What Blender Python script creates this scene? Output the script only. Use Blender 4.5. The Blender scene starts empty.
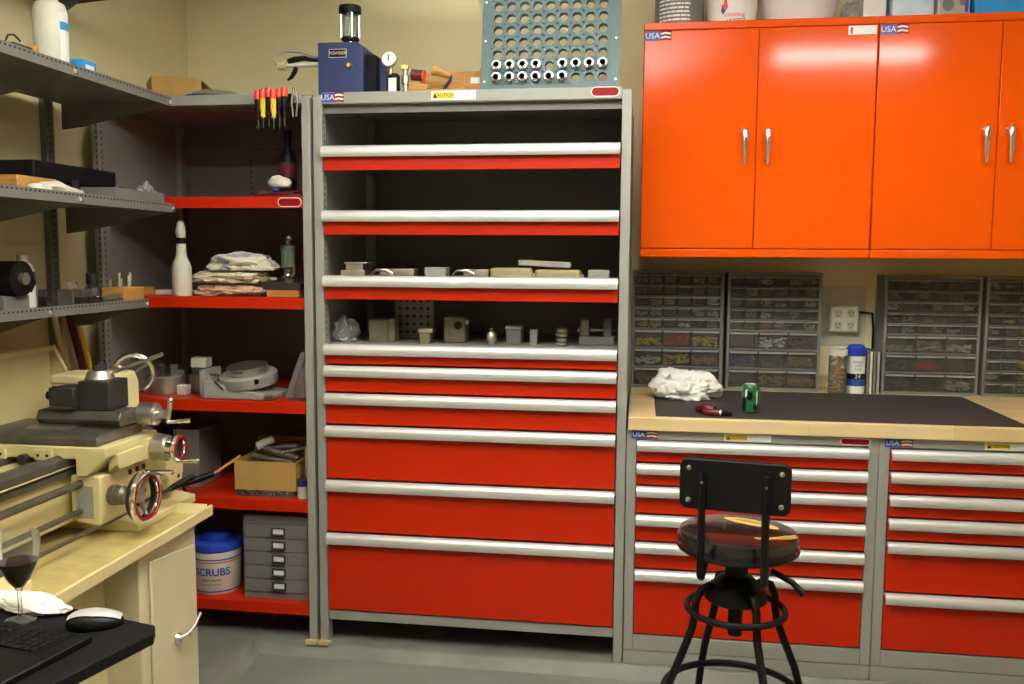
import bpy, bmesh, math, random
from mathutils import Vector, Matrix, noise
PI = math.pi
rnd = random.Random(11)
SC = bpy.context.scene
COL = SC.collection

# ------------------------------------------------------------------ camera, light, exposure
cam_data = bpy.data.cameras.new('camera'); cam = bpy.data.objects.new('camera', cam_data); COL.objects.link(cam)
cam_data.sensor_fit = 'HORIZONTAL'; cam_data.sensor_width = 36.0; cam_data.lens = 900.5 / 1024 * 36.0; cam_data.clip_start = 0.05
right = Vector((0.98976447, 0.14259373, 0.00577211)); up = Vector((-0.01927092, 0.09346771, 0.99543579)); fwd = Vector((-0.1414034, 0.98535822, -0.09525894))
m3 = Matrix((right, up, -fwd)).transposed()
cam.matrix_world = Matrix.Translation((2.1935, -3.3884, 1.5706)) @ m3.to_4x4()
SC.camera = cam
world = bpy.data.worlds.new('world'); SC.world = world; world.use_nodes = True
world.node_tree.nodes['Background'].inputs[0].default_value = (0.9, 0.95, 1.0, 1); world.node_tree.nodes['Background'].inputs[1].default_value = 0.02
SC.view_settings.view_transform = 'Standard'; SC.view_settings.look = 'None'; SC.view_settings.gamma = 1.0
SC.view_settings.exposure = 0.8
CEIL = 2.86
TUBE_Z = 2.66
# (x, y), length, tube emission strength: the light comes from the glowing tubes themselves
LAMPS = [((3.28, -1.00), 0.80, 46.0, 'in front of the orange wall cabinets'), ((1.0, -2.1), 1.2, 20.0, 'added as unseen fill over the lathe and the black table')]  # second strip light is an unseen extra, added to fill ambient and the lathe
# the photographer's flash, turned up so that it bounces off the ceiling
fl = bpy.data.lights.new('bounce_flash', 'SPOT'); fl.energy = 2700.0; fl.spot_size = math.radians(52); fl.spot_blend = 1.0; fl.shadow_soft_size = 0.04; fl.color = (1.0, 0.98, 0.94)
flo = bpy.data.objects.new('bounce_flash', fl); COL.objects.link(flo); flo.location = (2.25, -3.2, 1.75); flo.rotation_euler = (Vector((1.95, -1.79, 2.86)) - Vector((2.25, -3.2, 1.75))).to_track_quat('-Z', 'Y').to_euler()

# ------------------------------------------------------------------ materials
def pm(name, col, rough=0.5, metal=0.0, var=0.08, scale=18.0, bump=0.0, coat=0.0, spec=0.5, stretch=(1, 1, 1), trans=0.0, alpha=1.0, sheen=0.0, emit=0.0):
    m = bpy.data.materials.new(name); m.use_nodes = True; nt = m.node_tree; b = nt.nodes['Principled BSDF']
    tc = nt.nodes.new('ShaderNodeTexCoord'); mp = nt.nodes.new('ShaderNodeMapping'); mp.inputs['Scale'].default_value = stretch
    nz = nt.nodes.new('ShaderNodeTexNoise'); nz.inputs['Scale'].default_value = scale; nz.inputs['Detail'].default_value = 4
    nt.links.new(tc.outputs['Object'], mp.inputs[0]); nt.links.new(mp.outputs[0], nz.inputs['Vector'])
    rp = nt.nodes.new('ShaderNodeValToRGB'); rp.color_ramp.elements[0].position = 0.3; rp.color_ramp.elements[1].position = 0.7
    rp.color_ramp.elements[0].color = tuple(c * (1 - var) for c in col) + (1,); rp.color_ramp.elements[1].color = tuple(min(1, c * (1 + var)) for c in col) + (1,)
    nt.links.new(nz.outputs['Fac'], rp.inputs[0]); nt.links.new(rp.outputs[0], b.inputs['Base Color'])
    b.inputs['Roughness'].default_value = rough; b.inputs['Metallic'].default_value = metal; b.inputs['Specular IOR Level'].default_value = spec
    b.inputs['Coat Weight'].default_value = coat; b.inputs['Coat Roughness'].default_value = 0.12
    b.inputs['Transmission Weight'].default_value = trans; b.inputs['Alpha'].default_value = alpha
    if sheen: b.inputs['Sheen Weight'].default_value = sheen
    if emit: nt.links.new(rp.outputs[0], b.inputs['Emission Color']); b.inputs['Emission Strength'].default_value = emit
    if bump:
        bn = nt.nodes.new('ShaderNodeBump'); bn.inputs['Strength'].default_value = bump; bn.inputs['Distance'].default_value = 0.004
        nt.links.new(nz.outputs['Fac'], bn.inputs['Height']); nt.links.new(bn.outputs[0], b.inputs['Normal'])
    return m
def clear(name, col, mix=0.35, rough=0.1):
    """thin clear plastic or thin glass: part see-through, part glossy body"""
    m = bpy.data.materials.new(name); m.use_nodes = True; nt = m.node_tree; b = nt.nodes['Principled BSDF']; out = nt.nodes['Material Output']
    b.inputs['Base Color'].default_value = col + (1,); b.inputs['Roughness'].default_value = rough
    t = nt.nodes.new('ShaderNodeBsdfTransparent'); t.inputs[0].default_value = (0.93, 0.95, 0.93, 1)
    fr = nt.nodes.new('ShaderNodeFresnel'); fr.inputs[0].default_value = 1.45
    ad = nt.nodes.new('ShaderNodeMath'); ad.operation = 'ADD'; ad.use_clamp = True; ad.inputs[1].default_value = mix
    mx = nt.nodes.new('ShaderNodeMixShader'); nt.links.new(fr.outputs[0], ad.inputs[0]); nt.links.new(ad.outputs[0], mx.inputs[0])
    nt.links.new(t.outputs[0], mx.inputs[1]); nt.links.new(b.outputs[0], mx.inputs[2]); nt.links.new(mx.outputs[0], out.inputs[0])
    return m
M = {}
M['paint_red'] = pm('paint_red', (0.52, 0.018, 0.0012), 0.34, var=0.03, scale=3, spec=0.25)
M['paint_orange'] = pm('paint_orange', (0.78, 0.088, 0.002), 0.13, var=0.02, scale=3, spec=0.2)
M['grey'] = pm('grey', (0.30, 0.30, 0.265), 0.42, var=0.04, scale=5)
M['grey_dark'] = pm('grey_dark', (0.17, 0.165, 0.15), 0.5, var=0.06, scale=6)
M['alu'] = pm('alu', (0.70, 0.70, 0.68), 0.38, metal=0.5, var=0.03, scale=8, stretch=(0.5, 8, 8))
M['slot'] = pm('slot', (0.03, 0.03, 0.03), 0.8)
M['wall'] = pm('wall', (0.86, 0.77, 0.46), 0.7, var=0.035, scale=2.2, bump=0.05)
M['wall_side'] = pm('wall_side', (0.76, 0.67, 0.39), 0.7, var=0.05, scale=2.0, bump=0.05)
M['ceiling'] = pm('ceiling', (0.78, 0.77, 0.72), 0.8, var=0.05, scale=9, bump=0.2)
M['floor'] = pm('floor', (0.195, 0.21, 0.18), 0.42, var=0.14, scale=2.6, bump=0.05)
M['floor_worn'] = pm('floor_worn', (0.19, 0.195, 0.165), 0.5, var=0.22, scale=4.0, bump=0.08)
M['cream'] = pm('cream', (0.66, 0.57, 0.28), 0.38, var=0.06, scale=5, coat=0.15)
M['cream_pale'] = pm('cream_pale', (0.66, 0.60, 0.38), 0.42, var=0.04, scale=4)
M['tray_floor'] = pm('tray_floor', (0.50, 0.40, 0.15), 0.45, var=0.2, scale=14)
M['steel'] = pm('steel', (0.50, 0.48, 0.42), 0.33, metal=0.9, var=0.12, scale=24)
M['steel_dark'] = pm('steel_dark', (0.16, 0.15, 0.12), 0.4, metal=0.7, var=0.2, scale=20)
M['iron'] = pm('iron', (0.035, 0.034, 0.030), 0.45, metal=0.3, var=0.2, scale=20)
M['chrome'] = pm('chrome', (0.86, 0.86, 0.88), 0.10, metal=1.0, var=0.02)
M['brass'] = pm('brass', (0.70, 0.50, 0.14), 0.3, metal=0.9)
M['black'] = pm('black', (0.006, 0.006, 0.006), 0.45, var=0.2, spec=0.22)
M['black_matt'] = pm('black_matt', (0.007, 0.0065, 0.007), 0.6, var=0.2, spec=0.18)
M['rubber'] = pm('rubber', (0.035, 0.033, 0.029), 0.62, var=0.12, scale=60)
M['white'] = pm('white', (0.80, 0.80, 0.76), 0.45, var=0.03)
M['offwhite'] = pm('offwhite', (0.62, 0.60, 0.50), 0.5, var=0.05)
M['paper'] = pm('paper', (0.82, 0.81, 0.75), 0.9, var=0.04, scale=40, bump=0.1)
M['cotton'] = pm('cotton', (0.86, 0.85, 0.80), 0.95, var=0.04, scale=90, bump=0.35, sheen=0.3)
M['red_label'] = pm('red_label', (0.26, 0.005, 0.008), 0.4, var=0.05, spec=0.15)
M['red_dark'] = pm('red_dark', (0.10, 0.005, 0.008), 0.3, var=0.15)
M['red_bright'] = pm('red_bright', (0.80, 0.05, 0.015), 0.3, var=0.05)
M['maroon'] = pm('maroon', (0.11, 0.008, 0.012), 0.7, var=0.2)
M['blue'] = pm('blue', (0.017, 0.033, 0.13), 0.38, var=0.06, scale=6)
M['blue_lid'] = pm('blue_lid', (0.02, 0.06, 0.46), 0.35, var=0.05)
M['blue_label'] = pm('blue_label', (0.03, 0.07, 0.36), 0.4)
M['sky_blue'] = pm('sky_blue', (0.02, 0.30, 0.70), 0.5, var=0.06)
M['yellow'] = pm('yellow', (0.80, 0.55, 0.03), 0.5, var=0.05)
M['teal'] = pm('teal', (0.072, 0.13, 0.13), 0.45, var=0.05, scale=7)
M['card'] = pm('card', (0.44, 0.27, 0.075), 0.85, var=0.08, scale=9)
M['wood'] = pm('wood', (0.48, 0.24, 0.055), 0.5, var=0.25, scale=12, stretch=(1, 10, 10))
M['wood_pale'] = pm('wood_pale', (0.58, 0.44, 0.22), 0.6, var=0.12, scale=10, stretch=(8, 8, 0.8))
M['packet_tan'] = pm('packet_tan', (0.33, 0.26, 0.13), 0.7, var=0.12, scale=14)
M['dull_tan'] = pm('dull_tan', (0.17, 0.15, 0.10), 0.6, var=0.15, scale=20)
M['green'] = pm('green', (0.012, 0.11, 0.035), 0.3, var=0.5, scale=40)
M['glass'] = clear('glass', (0.55, 0.57, 0.52), 0.10, 0.05)
M['plastic_clear'] = clear('plastic_clear', (0.30, 0.29, 0.25), 0.16, 0.2)
M['bag_clear'] = clear('bag_clear', (0.70, 0.70, 0.68), 0.17, 0.15)
M['thin_glass'] = clear('thin_glass', (0.55, 0.53, 0.47), 0.07, 0.04)
M['vial'] = clear('vial', (0.25, 0.36, 0.22), 0.4, 0.08)

def bench_wood():
    m = bpy.data.materials.new('bench_maple'); m.use_nodes = True; nt = m.node_tree; b = nt.nodes['Principled BSDF']
    tc = nt.nodes.new('ShaderNodeTexCoord'); mp = nt.nodes.new('ShaderNodeMapping'); mp.inputs['Scale'].default_value = (0.4, 22, 22)
    nz = nt.nodes.new('ShaderNodeTexNoise'); nz.inputs['Scale'].default_value = 1.6; nz.inputs['Detail'].default_value = 6
    vo = nt.nodes.new('ShaderNodeTexBrick'); vo.inputs['Scale'].default_value = 1.0; vo.inputs['Brick Width'].default_value = 0.5; vo.inputs['Row Height'].default_value = 0.035
    vo.inputs['Mortar Size'].default_value = 0.0006; vo.inputs['Color1'].default_value = (0.72, 0.52, 0.25, 1); vo.inputs['Color2'].default_value = (0.80, 0.62, 0.34, 1); vo.inputs['Mortar'].default_value = (0.55, 0.36, 0.15, 1)
    rp = nt.nodes.new('ShaderNodeValToRGB'); rp.color_ramp.elements[0].color = (0.80, 0.78, 0.74, 1); rp.color_ramp.elements[1].color = (1, 1, 1, 1)
    mx = nt.nodes.new('ShaderNodeMixRGB'); mx.blend_type = 'MULTIPLY'; mx.inputs[0].default_value = 1
    nt.links.new(tc.outputs['Object'], mp.inputs[0]); nt.links.new(mp.outputs[0], nz.inputs['Vector']); nt.links.new(nz.outputs['Fac'], rp.inputs[0])
    nt.links.new(tc.outputs['Object'], vo.inputs['Vector']); nt.links.new(vo.outputs['Color'], mx.inputs[1]); nt.links.new(rp.outputs[0], mx.inputs[2]); nt.links.new(mx.outputs[0], b.inputs['Base Color'])
    b.inputs['Roughness'].default_value = 0.45
    return m
M['bench'] = bench_wood()
M['wine'] = pm('wine', (0.022, 0.002, 0.006), 0.08, var=0.02)
def seat_print():
    m = bpy.data.materials.new('seat_print'); m.use_nodes = True; nt = m.node_tree; b = nt.nodes['Principled BSDF']; L = nt.links.new
    tc = nt.nodes.new('ShaderNodeTexCoord'); last = None
    def mask(cx, cy, rx, ry, rot):
        mp = nt.nodes.new('ShaderNodeMapping'); mp.vector_type = 'TEXTURE'; mp.inputs['Location'].default_value = (cx, cy, 0.8); mp.inputs['Rotation'].default_value = (0, 0, rot); mp.inputs['Scale'].default_value = (rx, ry, 1)
        L(tc.outputs['Object'], mp.inputs[0]); ln = nt.nodes.new('ShaderNodeVectorMath'); ln.operation = 'LENGTH'; L(mp.outputs[0], ln.inputs[0])
        lt = nt.nodes.new('ShaderNodeMath'); lt.operation = 'LESS_THAN'; lt.inputs[1].default_value = 1.0; L(ln.outputs['Value'], lt.inputs[0]); return lt.outputs[0]
    def lay(prev, mk, col):
        mx = nt.nodes.new('ShaderNodeMixRGB'); L(mk, mx.inputs[0]); mx.inputs[2].default_value = col + (1,)
        if isinstance(prev, tuple): mx.inputs[1].default_value = prev + (1,)
        else: L(prev, mx.inputs[1])
        return mx.outputs[0]
    c = lay((0.010, 0.008, 0.008), mask(0, 0, 0.16, 0.16, 0), (0.022, 0.005, 0.008))
    c = lay(c, mask(-0.01, -0.10, 0.13, 0.035, 0.0), (0.008, 0.008, 0.008)); c = lay(c, mask(-0.055, 0.085, 0.06, 0.05, 0.2), (0.12, 0.07, 0.20)); c = lay(c, mask(-0.05, 0.065, 0.07, 0.055, 0.1), (0.06, 0.007, 0.012))
    c = lay(c, mask(0.035, 0.035, 0.085, 0.030, -0.35), (0.70, 0.45, 0.10)); c = lay(c, mask(0.03, 0.04, 0.05, 0.012, -0.35), (0.45, 0.22, 0.06))
    c = lay(c, mask(0.11, -0.055, 0.075, 0.026, 0.75), (0.55, 0.40, 0.08)); c = lay(c, mask(0.10, -0.042, 0.075, 0.026, 0.75), (0.03, 0.005, 0.008))
    L(c, b.inputs['Base Color']); b.inputs['Roughness'].default_value = 0.22; b.inputs['Coat Weight'].default_value = 0.4
    return m
M['seat_print'] = seat_print()
def striped(name, base, cols, scale, axis=(1, 0.3, 0), rough=0.95):
    m = bpy.data.materials.new(name); m.use_nodes = True; nt = m.node_tree; b = nt.nodes['Principled BSDF']
    tc = nt.nodes.new('ShaderNodeTexCoord'); mp = nt.nodes.new('ShaderNodeMapping'); mp.inputs['Rotation'].default_value = axis
    wv = nt.nodes.new('ShaderNodeTexWave'); wv.inputs['Scale'].default_value = scale; wv.inputs['Distortion'].default_value = 0.5; wv.inputs['Detail'].default_value = 1
    rp = nt.nodes.new('ShaderNodeValToRGB'); rp.color_ramp.interpolation = 'CONSTANT'; e = rp.color_ramp.elements
    e[0].color = base + (1,); e[1].position = 0.86; e[1].color = cols[0] + (1,)
    n1 = e.new(0.91); n1.color = base + (1,); n2 = e.new(0.95); n2.color = cols[1] + (1,)
    nt.links.new(tc.outputs['Object'], mp.inputs[0]); nt.links.new(mp.outputs[0], wv.inputs['Vector']); nt.links.new(wv.outputs['Fac'], rp.inputs[0]); nt.links.new(rp.outputs[0], b.inputs['Base Color'])
    b.inputs['Roughness'].default_value = rough; b.inputs['Sheen Weight'].default_value = 0.2
    return m
M['towel_blue'] = striped('towel_blue', (0.66, 0.58, 0.42), ((0.16, 0.20, 0.42), (0.60, 0.50, 0.24)), 3.2)
M['towel_pink'] = striped('towel_pink', (0.58, 0.36, 0.27), ((0.50, 0.05, 0.05), (0.66, 0.55, 0.45)), 2.2, (0, 1.57, 0))
M['towel_white'] = striped('towel_white', (0.70, 0.65, 0.52), ((0.50, 0.44, 0.31), (0.34, 0.36, 0.42)), 2.6, (0, 0, 1.2))
def perforated(name, base):
    m = pm(name, base, 0.45, var=0.05); nt = m.node_tree; b = nt.nodes['Principled BSDF']
    return m
M['shelf_grey'] = pm('shelf_grey', (0.155, 0.15, 0.13), 0.42, var=0.06, scale=4)
M['shelf_edge'] = pm('shelf_edge', (0.17, 0.163, 0.14), 0.42, var=0.06, scale=4)
M['shelf_lip'] = pm('shelf_lip', (0.36, 0.35, 0.31), 0.4, var=0.06, scale=4)

# ------------------------------------------------------------------ mesh helpers
class MB:
    def __init__(s): s.bm = bmesh.new(); s.mi = 0
    def _f(s, vs, smooth=True):
        try: f = s.bm.faces.new(vs); f.material_index = s.mi; f.smooth = smooth; return f
        except ValueError: return None
    def box(s, a, b):
        x0, x1 = sorted((a[0], b[0])); y0, y1 = sorted((a[1], b[1])); z0, z1 = sorted((a[2], b[2]))
        v = [s.bm.verts.new(p) for p in ((x0, y0, z0), (x1, y0, z0), (x1, y1, z0), (x0, y1, z0), (x0, y0, z1), (x1, y0, z1), (x1, y1, z1), (x0, y1, z1))]
        for q in ((0, 3, 2, 1), (4, 5, 6, 7), (0, 1, 5, 4), (1, 2, 6, 5), (2, 3, 7, 6), (3, 0, 4, 7)): s._f([v[i] for i in q])
        return s
    def prism(s, pts, axis, a, b):
        def P(u, w, t): return {'x': (t, u, w), 'y': (u, t, w), 'z': (u, w, t)}[axis]
        A = [s.bm.verts.new(P(u, w, a)) for u, w in pts]; B = [s.bm.verts.new(P(u, w, b)) for u, w in pts]
        s._f(A); s._f(B[::-1]); n = len(pts)
        for i in range(n): s._f([A[i], A[(i + 1) % n], B[(i + 1) % n], B[i]])
        return s
    def ring(s, c, n, r, seg, ref=None):
        n = n.normalized(); t = ref if ref is not None else (Vector((0, 0, 1)) if abs(n.z) < 0.9 else Vector((1, 0, 0)))
        u = n.cross(t).normalized(); w = n.cross(u)
        return [s.bm.verts.new(c + u * (r * math.cos(2 * PI * i / seg)) + w * (r * math.sin(2 * PI * i / seg))) for i in range(seg)]
    def bridge(s, A, B):
        n = len(A)
        for i in range(n): s._f([A[i], A[(i + 1) % n], B[(i + 1) % n], B[i]])
    def cyl(s, p, q, r, r2=None, seg=20, cap=True):
        p = Vector(p); q = Vector(q); r2 = r if r2 is None else r2; n = q - p
        A = s.ring(p, n, r, seg); B = s.ring(q, n, r2, seg); s.bridge(A, B)
        if cap: s._f(A[::-1]); s._f(B)
        return s
    def tube(s, pts, r, seg=10, closed=False):
        pts = [Vector(p) for p in pts]; n = len(pts); rings = []; u = None
        for i, p in enumerate(pts):
            a = pts[(i - 1) % n] if closed or i > 0 else p; b = pts[(i + 1) % n] if closed or i < n - 1 else p
            t = (b - a).normalized()
            if u is None: u = t.cross(Vector((0, 0, 1)) if abs(t.z) < 0.9 else Vector((1, 0, 0))).normalized()
            else: u = (u - t * u.dot(t)).normalized()
            w = t.cross(u); rr = r[i] if isinstance(r, (list, tuple)) else r
            rings.append([s.bm.verts.new(p + u * (rr * math.cos(2 * PI * k / seg)) + w * (rr * math.sin(2 * PI * k / seg))) for k in range(seg)])
        for i in range(n - 1): s.bridge(rings[i], rings[i + 1])
        if closed:
            A, B = rings[-1], rings[0]; k = min(range(seg), key=lambda j: (B[j].co - A[0].co).length); s.bridge(A, B[k:] + B[:k])
        else: s._f(rings[0][::-1]); s._f(rings[-1])
        return s
    def lathe(s, prof, c=(0, 0, 0), seg=28, axis=(0, 0, 1), cap=True):
        c = Vector(c); n = Vector(axis).normalized(); rs = [s.ring(c + n * z, n, max(r, 1e-5), seg) for r, z in prof]
        for i in range(len(rs) - 1): s.bridge(rs[i], rs[i + 1])
        if cap: s._f(rs[0][::-1]); s._f(rs[-1])
        return s
    def ball(s, c, r, u=16, v=10):
        r = (r, r, r) if not isinstance(r, (list, tuple)) else r
        bmesh.ops.create_uvsphere(s.bm, u_segments=u, v_segments=v, radius=1, matrix=Matrix.Translation(c) @ Matrix.Diagonal((r[0], r[1], r[2], 1)))
        return s
    def torus(s, c, R, r, axis=(0, 0, 1), seg=32, rs=8):
        c = Vector(c); n = Vector(axis).normalized(); t = Vector((0, 0, 1)) if abs(n.z) < 0.9 else Vector((1, 0, 0)); u = n.cross(t).normalized(); w = n.cross(u)
        s.tube([c + u * (R * math.cos(2 * PI * i / seg)) + w * (R * math.sin(2 * PI * i / seg)) for i in range(seg)], r, rs, closed=True); return s
    def xform(s, mat): bmesh.ops.transform(s.bm, matrix=mat, verts=s.bm.verts); return s
    def build(s, name, mats, parent=None, loc=None, bevel=0.0, local=False, kind=None, bseg=2, angle=35, sub=0):
        bm = s.bm; bmesh.ops.recalc_face_normals(bm, faces=bm.faces)
        off = Vector((0, 0, 0))
        if parent is not None and not local: off = ROOT[parent.name]
        elif parent is None and loc is not None: off = Vector(loc)
        if not local and off.length: bmesh.ops.translate(bm, verts=bm.verts, vec=-off)
        me = bpy.data.meshes.new(name); 
        for f in bm.faces: f.smooth = True
        bm.to_mesh(me); bm.free()
        for m in (mats if isinstance(mats, (list, tuple)) else [mats]): me.materials.append(M[m] if isinstance(m, str) else m)
        me.set_sharp_from_angle(angle=math.radians(angle))
        o = bpy.data.objects.new(name, me); COL.objects.link(o)
        if parent is not None: o.parent = parent; ROOT[o.name] = ROOT[parent.name]
        elif loc is not None: o.location = loc; ROOT[o.name] = Vector(loc)
        else: ROOT[o.name] = Vector((0, 0, 0))
        if bevel:
            bv = o.modifiers.new('bevel', 'BEVEL'); bv.width = bevel; bv.segments = bseg; bv.limit_method = 'ANGLE'; bv.angle_limit = math.radians(40); bv.harden_normals = False
        if sub: sm = o.modifiers.new('subdivision', 'SUBSURF'); sm.levels = sub; sm.render_levels = sub
        if kind: o['kind'] = kind
        return o
ROOT = {}
def tag(o, label, cat, group=None):
    o['label'] = label; o['category'] = cat
    if group: o['group'] = group
    return o
def thing(name, label, cat, loc=(0, 0, 0), rotz=0.0, group=None):
    o = bpy.data.objects.new(name, None); COL.objects.link(o); o.location = loc; o.rotation_euler = (0, 0, rotz); o.empty_display_size = 0.05
    ROOT[o.name] = Vector(loc); return tag(o, label, cat, group)
def copy_tree(o, parent=None):
    c = o.copy(); COL.objects.link(c)
    if parent is not None: c.parent = parent
    for ch in list(o.children): copy_tree(ch, c)
    return c
def dup(o, loc, label=None, rotz=None, group=None):
    c = copy_tree(o); c.location = loc; ROOT[c.name] = Vector(loc)
    if label: c['label'] = label
    if rotz is not None: c.rotation_euler = (0, 0, rotz)
    if group: c['group'] = group
    return c
def txt(s, size, mat, loc, parent, rot=(PI / 2, 0, 0), name='lettering', align='CENTER', extrude=0.0003, bold=0.0, local=False, wrap=None, sx=1.0):
    cu = bpy.data.curves.new(name, 'FONT'); cu.body = s; cu.size = size; cu.align_x = align; cu.align_y = 'CENTER'; cu.extrude = extrude; cu.offset = bold; cu.resolution_u = 3
    t = bpy.data.objects.new(name, cu); COL.objects.link(t)
    me = bpy.data.meshes.new_from_object(t.evaluated_get(bpy.context.evaluated_depsgraph_get())); bpy.data.objects.remove(t); bpy.data.curves.remove(cu)
    me.transform(Matrix.Diagonal((sx, 1, 1, 1)))
    if wrap:    # bend round a vertical cylinder of radius wrap, reading outwards towards -y
        for v in me.vertices:
            a = v.co.x / wrap; r = wrap + v.co.z; z = v.co.y; v.co = Vector((r * math.sin(a), -r * math.cos(a), z))
    else: me.transform(Matrix(((1, 0, 0, 0), (0, math.cos(rot[0]), -math.sin(rot[0]), 0), (0, math.sin(rot[0]), math.cos(rot[0]), 0), (0, 0, 0, 1))))
    if rot[2]: me.transform(Matrix.Rotation(rot[2], 4, 'Z'))
    off = Vector(loc) - (Vector((0, 0, 0)) if local else ROOT[parent.name]); me.transform(Matrix.Translation(off))
    me.materials.clear(); me.materials.append(M[mat]); o = bpy.data.objects.new(name, me); COL.objects.link(o); o.parent = parent; ROOT[o.name] = ROOT[parent.name]
    return o
def crumple(name, mat, loc, size, seed, amp=0.35, freq=2.2, parent=None, sub=5, fold=0.5, kind=None):
    """a crumpled cloth or bag lying on z = loc.z"""
    b = MB(); bmesh.ops.create_icosphere(b.bm, subdivisions=sub, radius=1.0)
    so = Vector((seed * 3.7, seed * 1.3, seed * 7.1))
    for v in b.bm.verts:
        d = v.co.normalized(); n = noise.noise(d * freq + so); rd = 1 - abs(noise.noise(d * freq * 1.9 + so * 2)) * 2
        h = 1 + amp * n + fold * 0.22 * rd + 0.05 * noise.noise(d * 9 + so)
        p = d * h; p.z = max(p.z, -0.55) + 0.55
        v.co = Vector((p.x * size[0], p.y * size[1], p.z * size[2] / 1.6))
    zmin = min(v.co.z for v in b.bm.verts)
    for v in b.bm.verts: v.co.z -= zmin
    if parent is not None:
        off = Vector(loc) - ROOT[parent.name]; b.xform(Matrix.Translation(off)); return b.build(name, mat, parent, local=True, angle=80, kind=kind)
    o = b.build(name, mat, None, local=True, angle=80, kind=kind); o.location = loc; ROOT[o.name] = Vector(loc); return o
def struct(o): o['kind'] = 'structure'; return o

# ------------------------------------------------------------------ setting
WL, WB, WR, WF = -0.06, 0.92, 5.4, -5.2
struct(MB().box((WL - 0.1, WF, -0.30), (WR, WB, -0.045)).build('floor', 'floor'))
struct(MB().box((WL - 0.1, WB, -0.3), (WR + 0.1, WB + 0.1, CEIL)).build('wall_back', 'wall'))
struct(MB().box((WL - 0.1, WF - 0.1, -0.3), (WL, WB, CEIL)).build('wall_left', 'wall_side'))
struct(MB().box((WR, WF - 0.1, -0.3), (WR + 0.1, WB, CEIL)).build('wall_right', 'wall_side'))
struct(MB().box((WL, WF - 0.1, -0.3), (WR, WF, CEIL)).build('wall_front', 'wall_side'))
struct(MB().box((WL - 0.1, WF - 0.1, CEIL), (WR + 0.1, WB + 0.1, CEIL + 0.1)).build('ceiling', 'ceiling'))
# raised concrete margin along the back and the left, sloped edge
bm_ = MB(); bm_.prism([(-0.048, -0.05), (-0.014, 0.0), (WB, 0.0), (WB, -0.05)], 'x', 0.64, WR)
struct(bm_.build('trim_1', 'floor_worn', bevel=0.006))
b = MB(); P0 = [(WL, WF), (1.10, WF), (0.64, 0.0), (0.64, WB), (WL, WB)]; P1 = [(WL, WF), (1.15, WF), (0.69, -0.06), (0.66, WB), (WL, WB)]
A = [b.bm.verts.new((x, y, 0.0)) for x, y in P0]; B = [b.bm.verts.new((x, y, -0.05)) for x, y in P1]; b._f(A); b._f(B[::-1])
for i in range(5): b._f([A[i], A[(i + 1) % 5], B[(i + 1) % 5], B[i]])
struct(b.build('trim_2', 'floor_worn', bevel=0.004))

# ------------------------------------------------------------------ ceiling lamps
for i, (xy, ln, pw, wh) in enumerate(LAMPS):
    t = thing('ceiling_light', 'white twin-tube ceiling strip light ' + wh, 'ceiling light', (xy[0], xy[1], CEIL), group='ceiling strip lights')
    x, y = xy; glow = pm('tube_glow', (1.0, 0.98, 0.92), 0.5, var=0.0, emit=pw)
    zt = TUBE_Z + 0.025
    MB().prism([(y - 0.07, zt + 0.05), (y + 0.07, zt + 0.05), (y + 0.09, zt), (y - 0.09, zt)], 'x', x - ln / 2 - 0.03, x + ln / 2 + 0.03).build('housing', 'white', t, bevel=0.003)
    for s in (-1, 1):
        MB().cyl((x - ln / 2, y + s * 0.04, TUBE_Z), (x + ln / 2, y + s * 0.04, TUBE_Z), 0.014, seg=12).build('lamp_tube', glow, t)
    for s in (-1, 1):
        MB().box((x + s * (ln / 2 + 0.005) - 0.012, y - 0.06, TUBE_Z - 0.02), (x + s * (ln / 2 + 0.005) + 0.012, y + 0.06, zt)).build('tube_holder', 'white', t, bevel=0.002)
        MB().cyl((x + s * ln * 0.35, y, zt + 0.05), (x + s * ln * 0.35, y, CEIL), 0.005, seg=8).build('hanger_rod', 'steel', t)

# ------------------------------------------------------------------ sticker sets on the cabinets
def badge(parent, x, y, z, w=0.058, h=0.022):
    s = MB().box((x, y - 0.0006, z - h / 2), (x + w * 0.56, y, z + h / 2)).build('flag_sticker', 'blue_label', parent)
    txt('USA', h * 0.82, 'white', (x + w * 0.27, y - 0.001, z), s)
    b = MB()
    for k in range(5):
        u0 = x + w * 0.56; z0 = z - h / 2 + h * k / 5; q = 0.004 * (k % 2); b.mi = k % 2
        b.prism([(u0 + q, z0), (u0 + w * 0.2, z0 + h * 0.10), (x + w - q, z0), (x + w - q, z0 + h / 5), (u0 + w * 0.2, z0 + h * 0.30), (u0 + q, z0 + h / 5)], 'y', y - 0.0006, y)
    b.build('flag_stripes', ['red_label', 'white'], parent)
def pill(parent, x, y, z, w=0.088, h=0.03):
    def cap(r, ww, y0, y1, mat, name):
        pts = [(x + ww - r + r * math.cos(a), z + r * math.sin(a)) for a in [(-PI / 2 + PI * i / 8) for i in range(9)]] + [(x - ww + r + r * math.cos(a), z + r * math.sin(a)) for a in [(PI / 2 + PI * i / 8) for i in range(9)]]
        return MB().prism(pts, 'y', y0, y1).build(name, mat, parent)
    cap(h / 2, w / 2, y - 0.0005, y, 'white', 'badge_border'); cap(h / 2 - 0.003, w / 2 - 0.003, y - 0.001, y - 0.0005, 'red_label', 'badge')
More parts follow.
